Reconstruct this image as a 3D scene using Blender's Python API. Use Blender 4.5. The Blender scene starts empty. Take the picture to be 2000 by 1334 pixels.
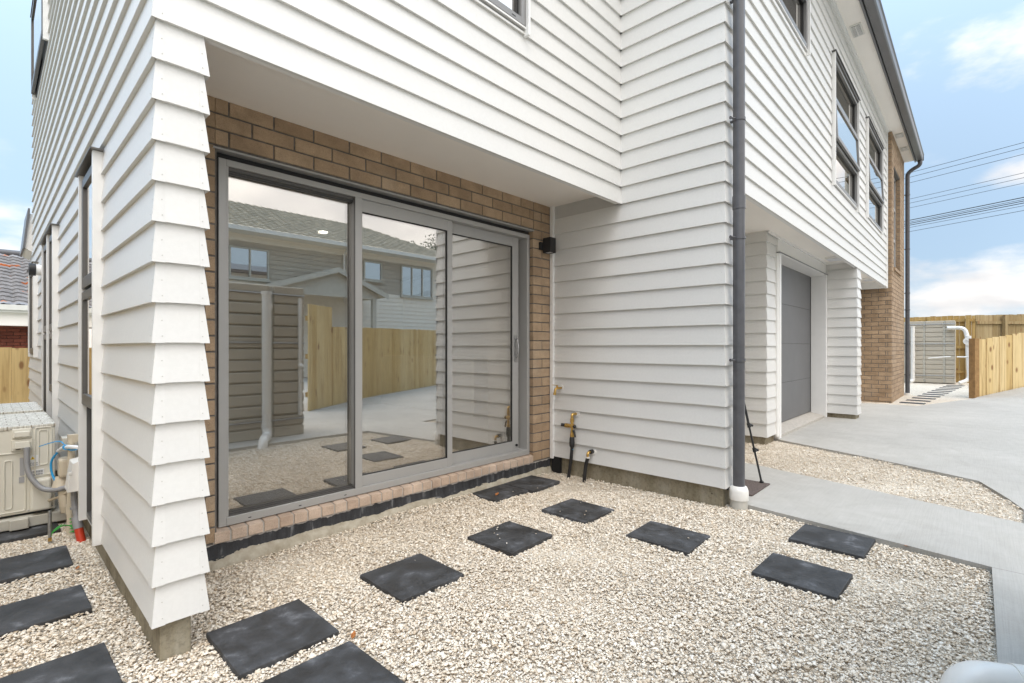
import bpy, math, random
import numpy as np
from mathutils import Vector
random.seed(7); RNG = np.random.default_rng(11)
R = math.radians
scn = bpy.context.scene
COL = scn.collection
# ------------------------------------------------------------------ camera, sky, sun, exposure
cd = bpy.data.cameras.new('camera'); cam = bpy.data.objects.new('camera', cd); COL.objects.link(cam)
cam.location = (0, 0, 1.199); cam.rotation_euler = (R(90), 0, R(43.28 - 90))
cd.sensor_width = 36; cd.lens = 17.411; cd.shift_y = 0.00585; cd.clip_start = .02; cd.clip_end = 2000
scn.camera = cam
SUN_AZ, SUN_EL = 230.0, 62.0            # degrees, azimuth counter-clockwise from +X of the direction TO the sun
w = bpy.data.worlds.new('World'); scn.world = w; w.use_nodes = True
wn, wl = w.node_tree.nodes, w.node_tree.links
for n in list(wn): wn.remove(n)
def WN(t, **k):
    n = wn.new(t)
    for a, b in k.items(): setattr(n, a, b)
    return n
sky = WN('ShaderNodeTexSky', sky_type='NISHITA', sun_disc=False)
sky.sun_elevation = R(SUN_EL); sky.sun_rotation = R(90 - SUN_AZ); sky.air_density = .8; sky.dust_density = 1.2
tc = WN('ShaderNodeTexCoord'); sep = WN('ShaderNodeSeparateXYZ'); wl.new(tc.outputs['Generated'], sep.inputs[0])
def WM(op, a, b=None, clamp=False):
    n = WN('ShaderNodeMath', operation=op, use_clamp=clamp)
    for i, v in enumerate((a, b)):
        if v is None: continue
        if isinstance(v, (int, float)): n.inputs[i].default_value = v
        else: wl.new(v, n.inputs[i])
    return n.outputs[0]
zz = WM('ADD', WM('MAXIMUM', sep.outputs[2], 0.0), 0.22)
cx_ = WM('DIVIDE', sep.outputs[0], zz); cy_ = WM('DIVIDE', sep.outputs[1], zz)
comb = WN('ShaderNodeCombineXYZ'); wl.new(cx_, comb.inputs[0]); wl.new(cy_, comb.inputs[1])
nz = WN('ShaderNodeTexNoise'); nz.inputs['Scale'].default_value = 1.15; nz.inputs['Detail'].default_value = 7; nz.inputs['Roughness'].default_value = .52
mp = WN('ShaderNodeMapping'); mp.inputs['Location'].default_value = (3.1, 1.7, 0.4)
wl.new(comb.outputs[0], mp.inputs[0]); wl.new(mp.outputs[0], nz.inputs['Vector'])
# an overcast bank fills the southern sky (behind the photographer); the northern half is broken cloud
south = WM('MULTIPLY', WM('ADD', WM('MULTIPLY', sep.outputs[1], -1.6), -0.02), 1.0, True)
south = WM('MULTIPLY', south, 0.42)
cov = WM('ADD', WM('ADD', nz.outputs[0], south), WM('MULTIPLY', WM('MAXIMUM', sep.outputs[0], 0.0), -.16))
mr = WN('ShaderNodeMapRange'); mr.interpolation_type = 'SMOOTHSTEP'
mr.inputs['From Min'].default_value = .50; mr.inputs['From Max'].default_value = .68
wl.new(cov, mr.inputs['Value'])
nz2 = WN('ShaderNodeTexNoise'); nz2.inputs['Scale'].default_value = 2.3; nz2.inputs['Detail'].default_value = 5
wl.new(mp.outputs[0], nz2.inputs['Vector'])
cr = WN('ShaderNodeValToRGB'); cr.color_ramp.elements[0].position = .35; cr.color_ramp.elements[1].position = .65
cr.color_ramp.elements[0].color = (4.9, 4.85, 4.9, 1); cr.color_ramp.elements[1].color = (6.6, 6.45, 6.3, 1)
wl.new(nz2.outputs[0], cr.inputs[0])
# thin veil over the blue
veil = WN('ShaderNodeMixRGB'); veil.inputs[0].default_value = .70; veil.inputs[2].default_value = (3.1, 4.15, 5.2, 1)
wl.new(sky.outputs[0], veil.inputs[1])
# separate cumulus banks low in the east and north, one added out of view
vs_ = WN('ShaderNodeVectorMath', operation='MULTIPLY'); vs_.inputs[1].default_value = (1, 1, 2.4); wl.new(tc.outputs['Generated'], vs_.inputs[0])
n3 = WN('ShaderNodeTexNoise'); n3.inputs['Scale'].default_value = 9; n3.inputs['Detail'].default_value = 8; n3.inputs['Roughness'].default_value = .55; wl.new(vs_.outputs[0], n3.inputs['Vector'])
tot = None
for (dx_, dy_, dz_, rad_, am_) in ((.9957, .0172, .080, .20, 1.0), (.99, -.06, .075, .20, 1.0), (.9185, .0056, .400, .17, .62), (.930, -.07, .385, .17, .6), (.9689, -.0603, .2443, .09, .8), (.013, .99, .10, .30, .9), (.915, -.335, .30, .27, 2.0), (.97, .13, .05, .12, .8)):  # strongest bank lies out of view, added to whiten upper window reflections
    di = WN('ShaderNodeVectorMath', operation='DISTANCE'); di.inputs[1].default_value = (dx_, dy_, dz_ * 2.4); wl.new(vs_.outputs[0], di.inputs[0])
    b_ = WM('MULTIPLY', WM('SUBTRACT', 1.0, WM('DIVIDE', di.outputs['Value'], rad_), True), am_)
    tot = b_ if tot is None else WM('MAXIMUM', tot, b_)
mr2 = WN('ShaderNodeMapRange'); mr2.interpolation_type = 'SMOOTHSTEP'; mr2.inputs['From Min'].default_value = .24; mr2.inputs['From Max'].default_value = .85
wl.new(WM('ADD', tot, WM('MULTIPLY', WM('SUBTRACT', n3.outputs[0], .5), 1.5)), mr2.inputs['Value'])
mrs = WM('MAXIMUM', mr.outputs[0], WM('MULTIPLY', mr2.outputs[0], WM('MINIMUM', WM('MULTIPLY', tot, 6.0), 1.0)))
mix = WN('ShaderNodeMixRGB'); wl.new(mrs, mix.inputs[0]); wl.new(veil.outputs[0], mix.inputs[1]); wl.new(cr.outputs[0], mix.inputs[2])
# overcast skies are about three times brighter overhead than at the horizon
gr = WM('ADD', WM('MULTIPLY', WM('POWER', WM('MAXIMUM', sep.outputs[2], 0.0), 2.6), 3.4), 0.80)
gr = WM('ADD', gr, WM('MULTIPLY', WM('MAXIMUM', sep.outputs[1], 0.0), .25))
gr = WM('ADD', gr, WM('MULTIPLY', WM('MAXIMUM', WM('ADD', WM('MULTIPLY', sep.outputs[1], -1.0), .10), 0.0), .6))
mul = WN('ShaderNodeMixRGB'); mul.blend_type = 'MULTIPLY'; mul.inputs[0].default_value = 1
gc = WN('ShaderNodeCombineXYZ')
for i in range(3): wl.new(gr, gc.inputs[i])
wl.new(mix.outputs[0], mul.inputs[1]); wl.new(gc.outputs[0], mul.inputs[2]); mix = mul
bg = WN('ShaderNodeBackground'); bg.inputs[1].default_value = .1
wo = WN('ShaderNodeOutputWorld'); wl.new(mix.outputs[0], bg.inputs[0]); wl.new(bg.outputs[0], wo.inputs[0])
sd = bpy.data.lights.new('sun', 'SUN'); sun = bpy.data.objects.new('sun', sd); COL.objects.link(sun)
sd.energy = .5; sd.angle = R(24); sd.color = (1, .965, .91)
dv = Vector((math.cos(R(SUN_AZ)) * math.cos(R(SUN_EL)), math.sin(R(SUN_AZ)) * math.cos(R(SUN_EL)), math.sin(R(SUN_EL))))
sun.rotation_euler = dv.to_track_quat('Z', 'Y').to_euler(); sun.location = (0, 0, 20)
vs = scn.view_settings; vs.view_transform = 'Standard'; vs.look = 'None'; vs.exposure = 1.0; vs.gamma = 1; vs.use_curve_mapping = False
cy = scn.cycles
cy.max_bounces = 10; cy.diffuse_bounces = 7; cy.glossy_bounces = 5; cy.transmission_bounces = 6; cy.transparent_max_bounces = 16
cy.caustics_reflective = False; cy.caustics_refractive = False

# ------------------------------------------------------------------ materials
def newmat(name):
    m = bpy.data.materials.new(name); m.use_nodes = True
    nt = m.node_tree; b = nt.nodes['Principled BSDF']
    return m, nt, b
class NT:
    def __init__(s, nt): s.nt = nt; s.n = nt.nodes; s.l = nt.links; s.co = s.n.new('ShaderNodeTexCoord').outputs['Object']
    def map(s, sc=(1,1,1), src=None, rot=(0,0,0)):
        m = s.n.new('ShaderNodeMapping'); m.inputs['Scale'].default_value = sc; m.inputs['Rotation'].default_value = rot
        s.l.new(src or s.co, m.inputs[0]); return m.outputs[0]
    def noise(s, scale, detail=4, rough=.55, v=None, dist=0):
        t = s.n.new('ShaderNodeTexNoise'); t.inputs['Scale'].default_value = scale; t.inputs['Detail'].default_value = detail
        t.inputs['Roughness'].default_value = rough; t.inputs['Distortion'].default_value = dist
        s.l.new(v or s.co, t.inputs['Vector']); return t.outputs['Fac']
    def ramp(s, f, stops):
        r = s.n.new('ShaderNodeValToRGB'); e = r.color_ramp.elements
        while len(e) < len(stops): e.new(.5)
        for i, (p, c) in enumerate(stops):
            e[i].position = p; e[i].color = (*c, 1) if len(c) == 3 else c
        s.l.new(f, r.inputs[0]); return r.outputs[0]
    def mix(s, f, a, b, mode='MIX'):
        m = s.n.new('ShaderNodeMixRGB'); m.blend_type = mode
        for i, v in enumerate((f, a, b)):
            if isinstance(v, (int, float)): m.inputs[i].default_value = v
            elif isinstance(v, tuple): m.inputs[i].default_value = (*v, 1)
            else: s.l.new(v, m.inputs[i])
        return m.outputs[0]
    def math(s, op, a, b=None, clamp=False):
        m = s.n.new('ShaderNodeMath'); m.operation = op; m.use_clamp = clamp
        for i, v in enumerate((a, b)):
            if v is None: continue
            if isinstance(v, (int, float)): m.inputs[i].default_value = v
            else: s.l.new(v, m.inputs[i])
        return m.outputs[0]
    def bump(s, h, bsdf, strength=.3, dist=.01):
        b = s.n.new('ShaderNodeBump'); b.inputs['Strength'].default_value = strength; b.inputs['Distance'].default_value = dist
        s.l.new(h, b.inputs['Height']); s.l.new(b.outputs[0], bsdf.inputs['Normal'])
    def island(s):
        g = s.n.new('ShaderNodeNewGeometry'); return g.outputs['Random Per Island']
    def objrand(s):
        g = s.n.new('ShaderNodeObjectInfo'); return g.outputs['Random']
def simple(name, col, rough=.5, metal=0, var=.06, scale=8, bump=0, bscale=200, bd=.001, spec=.5):
    m, nt, b = newmat(name); N = NT(nt)
    lo = tuple(max(0, c * (1 - var)) for c in col); hi = tuple(min(1, c * (1 + var)) for c in col)
    N.l.new(N.ramp(N.noise(scale), [(.3, lo), (.7, hi)]), b.inputs['Base Color'])
    b.inputs['Roughness'].default_value = rough; b.inputs['Metallic'].default_value = metal
    b.inputs['Specular IOR Level'].default_value = spec
    if bump: N.bump(N.noise(bscale, 3), b, bump, bd)
    return m
def m_white(name, col, rough=.45):
    m, nt, b = newmat(name); N = NT(nt)
    big = N.noise(.9, 3); sm = N.noise(60, 4)
    c = N.ramp(big, [(.3, tuple(v * .965 for v in col)), (.7, col)])
    c = N.mix(1.0, c, N.ramp(N.island(), [(0, (.965, .965, .965)), (1, (1, 1, 1))]), 'MULTIPLY')
    c = N.mix(.05, c, N.ramp(sm, [(.4, (.5, .48, .45)), (.6, (1, 1, 1))]), 'MULTIPLY')
    streak = N.noise(1, 4, v=N.map((14, 14, .9)))
    c = N.mix(N.ramp(streak, [(.62, (0, 0, 0)), (.85, (.12, .12, .12))]), c, (.55, .52, .46))
    N.l.new(c, b.inputs['Base Color']); b.inputs['Roughness'].default_value = rough
    N.bump(N.math('ADD', N.noise(1, 5, v=N.map((6, 6, 260))), N.math('MULTIPLY', N.noise(5, 3), .6)), b, .12, .0012)
    return m
M = {}
M['board'] = m_white('painted_weatherboard', (.69, .68, .655))
M['nail'] = simple('painted_nail', (.50, .485, .45), .5)
M['trim'] = simple('painted_trim', (.80, .79, .77), .4, var=.02)
M['soffit'] = simple('soffit_paint', (.92, .875, .82), .6, var=.02, scale=2, bump=.1, bscale=60)
M['frame'] = simple('grey_aluminium', (.42, .415, .405), .4, .3, var=.03, scale=3)
M['wframe'] = simple('mid_grey_aluminium', (.25, .245, .24), .4, .4, var=.03)
M['dframe'] = simple('dark_aluminium', (.13, .125, .12), .38, .5, var=.05)
M['gasket'] = simple('black_gasket', (.012, .012, .012), .5)
M['pipe_dark'] = simple('dark_grey_pvc', (.085, .085, .092), .28, var=.12, scale=14)
M['pvc'] = simple('white_pvc', (.76, .735, .69), .3, var=.03)
M['pvc_cream'] = simple('cream_pvc', (.55, .48, .37), .45, var=.08)
M['pvc_grey'] = simple('grey_pvc', (.28, .28, .29), .45, var=.06)
M['pvc_red'] = simple('orange_red_pvc', (.55, .05, .02), .4, var=.1)
M['blue'] = simple('blue_plastic', (.02, .30, .62), .4)
M['green'] = simple('green_wire', (.05, .38, .06), .4)
M['brass'] = simple('brass', (.62, .40, .13), .28, 1, var=.25, scale=60)
M['black_pl'] = simple('black_plastic', (.016, .016, .017), .4, var=.2)
M['steel'] = simple('galvanised_steel', (.42, .42, .42), .4, .9, var=.2, scale=40)
M['ac'] = simple('beige_enamel', (.68, .655, .575), .4, var=.05, scale=5)
M['ac_pad'] = simple('beige_pad', (.50, .48, .42), .6, var=.1, scale=9)
M['label'] = simple('white_label', (.75, .75, .75), .4)
M['ink'] = simple('label_ink', (.05, .05, .06), .5)
M['yellow'] = simple('yellow_label', (.8, .55, .02), .5)
M['silver'] = simple('silver_label', (.35, .35, .36), .35)
M['tank'] = simple('cream_tank_plastic', (.46, .415, .34), .5, var=.08, scale=2)
M['leaf'] = simple('dead_leaf', (.33, .12, .03), .6, var=.4, scale=60)
M['gdoor'] = simple('garage_door_steel', (.135, .135, .14), .42, .1, var=.08, scale=3, bump=.25, bscale=180, bd=.001)
M['mat'] = simple('brown_mat', (.105, .08, .07), .95, var=.45, scale=90, bump=.8, bscale=300, bd=.004)
M['cable'] = simple('power_line', (.05, .05, .05), .6)
M['polewood'] = simple('concrete_pole', (.34, .33, .30), .8, var=.1)
M['iwall'] = simple('interior_wall', (.5, .49, .47), .7, var=.03)
M['ifloor'] = simple('interior_floor', (.36, .34, .31), .35, var=.15, scale=4)
M['iceil'] = simple('interior_ceiling', (.7, .7, .69), .7, var=.02)
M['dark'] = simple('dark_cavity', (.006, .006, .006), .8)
M['gutter'] = simple('dark_gutter', (.145, .145, .152), .35, .2, var=.06, scale=3)
M['roofdark'] = simple('dark_roofing', (.09, .09, .095), .5, var=.1)
def m_emit(name, col, s):
    m, nt, b = newmat(name); b.inputs['Base Color'].default_value = (*col, 1)
    b.inputs['Emission Color'].default_value = (*col, 1); b.inputs['Emission Strength'].default_value = s; return m
M['lamp_on'] = m_emit('lit_downlight', (1, .97, .9), 6)
M['diffuser'] = simple('opal_diffuser', (.72, .73, .76), .3)

def m_brick(name, lo, hi, speck=True):
    m, nt, b = newmat(name); N = NT(nt)
    c = N.mix(N.island(), lo, hi)
    c = N.mix(.55, c, N.ramp(N.noise(9, 4), [(.3, (.62, .6, .58)), (.7, (1.15, 1.15, 1.15))]), 'MULTIPLY')
    fine = N.noise(190, 3, .85)
    c = N.mix(.5, c, N.ramp(fine, [(.34, (.35, .3, .27)), (.44, (1, 1, 1)), (.60, (1, 1, 1)), (.68, (1.9, 1.75, 1.6))]), 'MULTIPLY')
    c = N.mix(N.ramp(N.noise(2.2, 4), [(.55, (0, 0, 0)), (.75, (.25, .25, .25))]), c, (.42, .36, .29))
    N.l.new(c, b.inputs['Base Color']); b.inputs['Roughness'].default_value = .85
    N.bump(N.math('ADD', fine, N.noise(60, 3)), b, .5, .003); return m
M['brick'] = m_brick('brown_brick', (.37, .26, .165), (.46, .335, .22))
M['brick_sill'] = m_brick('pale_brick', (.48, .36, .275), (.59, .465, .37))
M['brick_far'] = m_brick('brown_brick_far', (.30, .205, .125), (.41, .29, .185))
M['brick_red'] = m_brick('red_brick', (.14, .035, .02), (.22, .06, .035))
M['mortar'] = simple('grey_mortar', (.16, .145, .13), .95, var=.25, scale=30, bump=.5, bscale=160, bd=.003)
M['mortar_pale'] = simple('pale_mortar', (.42, .39, .35), .95, var=.15, scale=30, bump=.5, bscale=160, bd=.003)

def m_conc(name, col, broom=True, edge=False):
    m, nt, b = newmat(name); N = NT(nt)
    c = N.ramp(N.noise(.8, 6, .6), [(.3, tuple(v * .86 for v in col)), (.7, tuple(v * 1.05 for v in col))])
    c = N.mix(.6, c, N.ramp(N.noise(3, 7, .68, dist=1.5), [(.3, (.80, .79, .76)), (.62, (1, 1, 1))]), 'MULTIPLY')
    c = N.mix(.3, c, N.ramp(N.noise(160, 3, .7), [(.3, (.7, .7, .7)), (.6, (1, 1, 1))]), 'MULTIPLY')
    br = N.noise(1, 4, .6, v=N.map((3, 190, 1), rot=(0, 0, R(24))))
    if broom: c = N.mix(.34, c, N.ramp(br, [(.35, (.72, .72, .71)), (.6, (1, 1, 1))]), 'MULTIPLY')
    # small dirt flecks and a few brown scuffs
    fl = N.noise(7, 7, .72, v=N.map((1, 2.4, 1)))
    c = N.mix(N.ramp(fl, [(.70, (0, 0, 0)), (.76, (.5, .5, .5))]), c, (.16, .12, .08))
    sx_ = N.n.new('ShaderNodeSeparateXYZ'); N.l.new(N.co, sx_.inputs[0])
    wob = N.math('MULTIPLY', N.math('SUBTRACT', N.noise(14, 2), .5), .004)
    for ax_, at_ in ((0, 3.652), (0, 9.42), (1, -2.35)):
        j_ = N.math('LESS_THAN', N.math('ABSOLUTE', N.math('SUBTRACT', N.math('ADD', sx_.outputs[ax_], wob), at_)), .0035)
        c = N.mix(N.math('MULTIPLY', j_, .6), c, (.14, .13, .12))
    N.l.new(c, b.inputs['Base Color']); b.inputs['Roughness'].default_value = .8
    N.bump(N.math('ADD', N.math('MULTIPLY', br, .8), N.noise(140, 3)), b, .28, .002); return m
M['concrete'] = m_conc('broomed_concrete', (.445, .425, .39))
def m_found():
    m, nt, b = newmat('foundation_concrete'); N = NT(nt)
    c = N.ramp(N.noise(1, 5, .65, v=N.map((5, 5, 1.2))), [(.3, (.155, .125, .075)), (.52, (.27, .235, .165)), (.72, (.36, .335, .27))])
    c = N.mix(.5, c, N.ramp(N.noise(42, 5, .7), [(.36, (.45, .43, .4)), (.55, (1, 1, 1))]), 'MULTIPLY')
    vor = N.noise(26, 2); c = N.mix(N.ramp(vor, [(.25, (1, 1, 1)), (.30, (0, 0, 0))]), c, (.05, .04, .03))
    N.l.new(c, b.inputs['Base Color']); b.inputs['Roughness'].default_value = .9
    N.bump(N.noise(55, 6, .7), b, .5, .004); return m
M['found'] = m_found()
def m_tar():
    m, nt, b = newmat('bitumen_and_render'); N = NT(nt)
    s = N.n.new('ShaderNodeSeparateXYZ'); N.l.new(N.co, s.inputs[0])
    e = N.math('ADD', s.outputs[2], N.math('MULTIPLY', N.math('SUBTRACT', N.noise(1, 6, .7, v=N.map((3.0, 3.0, 9))), .5), .12))
    up = N.math('GREATER_THAN', e, .057)
    top = N.math('GREATER_THAN', N.math('ADD', s.outputs[2], N.math('MULTIPLY', N.math('SUBTRACT', N.noise(22, 4), .5), .035)), .124)
    tar = N.ramp(N.noise(1, 5, .6, v=N.map((24, 24, 5))), [(.35, (.010, .010, .011)), (.6, (.03, .03, .033)), (.74, (.16, .16, .16))])
    ren = N.ramp(N.noise(18, 5, .6), [(.3, (.30, .26, .19)), (.7, (.46, .42, .34))])
    c = N.mix(up, ren, tar); c = N.mix(top, c, (.33, .30, .27))
    N.l.new(c, b.inputs['Base Color']); b.inputs['Roughness'].default_value = .75
    N.bump(N.noise(40, 6, .7), b, .6, .006); return m
M['tar'] = m_tar()
def m_gravel(name, island=True):
    m, nt, b = newmat(name); N = NT(nt)
    st = [(0, (.42, .33, .23)), (.10, (.61, .51, .39)), (.4, (.73, .645, .53)), (.8, (.80, .73, .625)), (1, (.86, .81, .73))]
    if island:
        c = N.ramp(N.island(), st)
        c = N.mix(.35, c, N.ramp(N.noise(260, 3, .7), [(.3, (.72, .66, .58)), (.6, (1, 1, 1))]), 'MULTIPLY')
        N.bump(N.noise(420, 3), b, .3, .001)
    else:
        v = N.n.new('ShaderNodeTexVoronoi'); v.inputs['Scale'].default_value = 62; N.l.new(N.co, v.inputs['Vector'])
        v2 = N.n.new('ShaderNodeTexVoronoi'); v2.feature = 'DISTANCE_TO_EDGE'; v2.inputs['Scale'].default_value = 62; N.l.new(N.co, v2.inputs['Vector'])
        bw = N.n.new('ShaderNodeRGBToBW'); N.l.new(v.outputs['Color'], bw.inputs[0])
        c = N.ramp(bw.outputs[0], st)
        c = N.mix(N.ramp(v2.outputs['Distance'], [(.0, (.75, .75, .75)), (.12, (0, 0, 0))]), c, (.40, .33, .24))
        N.bump(N.ramp(v2.outputs['Distance'], [(0, (0, 0, 0)), (.3, (1, 1, 1))]), b, .9, .008)
    c = N.mix(.25, c, N.ramp(N.noise(1.3, 3), [(.35, (.84, .82, .79)), (.65, (1.05, 1.05, 1.05))]), 'MULTIPLY')
    N.l.new(c, b.inputs['Base Color']); b.inputs['Roughness'].default_value = .8; return m
M['stone'] = m_gravel('limestone_chips'); M['gravel'] = m_gravel('gravel_bed', False)
def m_paver():
    m, nt, b = newmat('charcoal_paver'); N = NT(nt)
    r = N.objrand(); cv = N.n.new('ShaderNodeCombineXYZ')
    N.l.new(N.math('MULTIPLY', r, 37), cv.inputs[0]); N.l.new(N.math('MULTIPLY', r, 91), cv.inputs[1])
    va = N.n.new('ShaderNodeVectorMath'); va.operation = 'ADD'; N.l.new(N.co, va.inputs[0]); N.l.new(cv.outputs[0], va.inputs[1])
    cl = N.noise(7, 6, .62, v=va.outputs[0], dist=.25)
    c = N.ramp(cl, [(.36, (.020, .0195, .0195)), (.5, (.042, .042, .043)), (.58, (.060, .061, .065)), (.70, (.15, .153, .162))])
    c = N.mix(.45, c, N.ramp(N.noise(380, 2, .8), [(.36, (.4, .4, .4)), (.5, (1, 1, 1)), (.66, (1, 1, 1)), (.70, (3.4, 3.3, 3.1))]), 'MULTIPLY')
    N.l.new(c, b.inputs['Base Color'])
    N.l.new(N.ramp(cl, [(.4, (.55, .55, .55)), (.6, (.85, .85, .85))]), b.inputs['Roughness'])
    N.bump(N.noise(300, 4, .7), b, .45, .002); return m
M['paver'] = m_paver()
def m_wood(name, a, b_, axis='z'):
    m, nt, b = newmat(name); N = NT(nt)
    isl = N.island()
    cv = N.n.new('ShaderNodeCombineXYZ'); N.l.new(N.math('MULTIPLY', isl, 50), cv.inputs[2]); N.l.new(N.math('MULTIPLY', isl, 23), cv.inputs[0])
    va = N.n.new('ShaderNodeVectorMath'); va.operation = 'ADD'; N.l.new(N.co, va.inputs[0]); N.l.new(cv.outputs[0], va.inputs[1])
    sc = (22, 22, 1.1) if axis == 'z' else (2, 2, 30)
    g = N.noise(1, 5, .6, v=N.map(sc, va.outputs[0]), dist=.6)
    c = N.mix(isl, a, b_)
    c = N.mix(.85, c, N.ramp(g, [(.3, (.62, .52, .42)), (.52, (.96, .95, .93)), (.75, (1.12, 1.12, 1.1))]), 'MULTIPLY')
    v = N.n.new('ShaderNodeTexVoronoi'); v.inputs['Scale'].default_value = 1; N.l.new(N.map((5.5, 5.5, 2.4), va.outputs[0]), v.inputs['Vector'])
    c = N.mix(N.ramp(v.outputs['Distance'], [(.10, (.9, .9, .9)), (.20, (0, 0, 0))]), c, (.24, .11, .04))
    N.l.new(c, b.inputs['Base Color']); b.inputs['Roughness'].default_value = .75
    N.bump(g, b, .25, .003); return m
M['pine'] = m_wood('pale_treated_pine', (.60, .42, .17), (.72, .56, .30))
M['pine_rail'] = m_wood('treated_pine_rail', (.45, .29, .09), (.50, .34, .13))
M['pine_old'] = m_wood('weathered_pine', (.30, .21, .09), (.40, .30, .16))
def m_tile(name, base, moss):
    m, nt, b = newmat(name); N = NT(nt)
    c = N.ramp(N.noise(3.5, 6, .7), [(.3, tuple(v * .6 for v in base)), (.7, tuple(min(1, v * 1.3) for v in base))])
    c = N.mix(.6, c, N.ramp(N.noise(40, 4, .7), [(.35, (.5, .5, .5)), (.6, (1.1, 1.1, 1.1))]), 'MULTIPLY')
    if moss: c = N.mix(N.ramp(N.noise(1, 2, .5, v=N.map((3.4, 3.0, 3.0))), [(.64, (0, 0, 0)), (.69, (1, 1, 1))]), c, (.46, .13, .03))
    N.l.new(c, b.inputs['Base Color']); b.inputs['Roughness'].default_value = .7; return m
M['tile'] = m_tile('grey_orange_roof_tile', (.26, .25, .25), True)
M['tile2'] = m_tile('grey_brown_roof_tile', (.70, .60, .46), False)
def m_glass(name, refl=.2, tint=(.82, .82, .80)):
    m = bpy.data.materials.new(name); m.use_nodes = True; nt = m.node_tree
    for n in list(nt.nodes): nt.nodes.remove(n)
    o = nt.nodes.new('ShaderNodeOutputMaterial'); mx = nt.nodes.new('ShaderNodeMixShader')
    tr = nt.nodes.new('ShaderNodeBsdfTransparent'); tr.inputs[0].default_value = (*tint, 1)
    gl = nt.nodes.new('ShaderNodeBsdfGlossy'); gl.inputs['Roughness'].default_value = 0.0; gl.inputs[0].default_value = (1, .965, .92, 1)
    fr = nt.nodes.new('ShaderNodeLayerWeight'); fr.inputs[0].default_value = .5
    po = nt.nodes.new('ShaderNodeMath'); po.operation = 'POWER'; po.inputs[1].default_value = 4.0; nt.links.new(fr.outputs['Facing'], po.inputs[0])
    ma = nt.nodes.new('ShaderNodeMath'); ma.operation = 'MULTIPLY_ADD'; ma.inputs[1].default_value = .95 - refl; ma.inputs[2].default_value = refl; ma.use_clamp = True
    nt.links.new(po.outputs[0], ma.inputs[0]); nt.links.new(ma.outputs[0], mx.inputs[0])
    nt.links.new(tr.outputs[0], mx.inputs[1]); nt.links.new(gl.outputs[0], mx.inputs[2]); nt.links.new(mx.outputs[0], o.inputs[0])
    return m
M['glass'] = m_glass('window_glass', .40); M['glass2'] = m_glass('upper_window_glass', .74, (.40, .42, .44))
M['foliage'] = simple('foliage', (.06, .09, .035), .6, var=.5, scale=3)
M['bark'] = simple('bark', (.12, .09, .06), .9, var=.3, scale=12)
M['roofwhite'] = simple('white_gutter', (.7, .69, .65), .5)
M['curtain'] = simple('pale_curtain', (.5, .53, .55), .8, var=.05)

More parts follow.
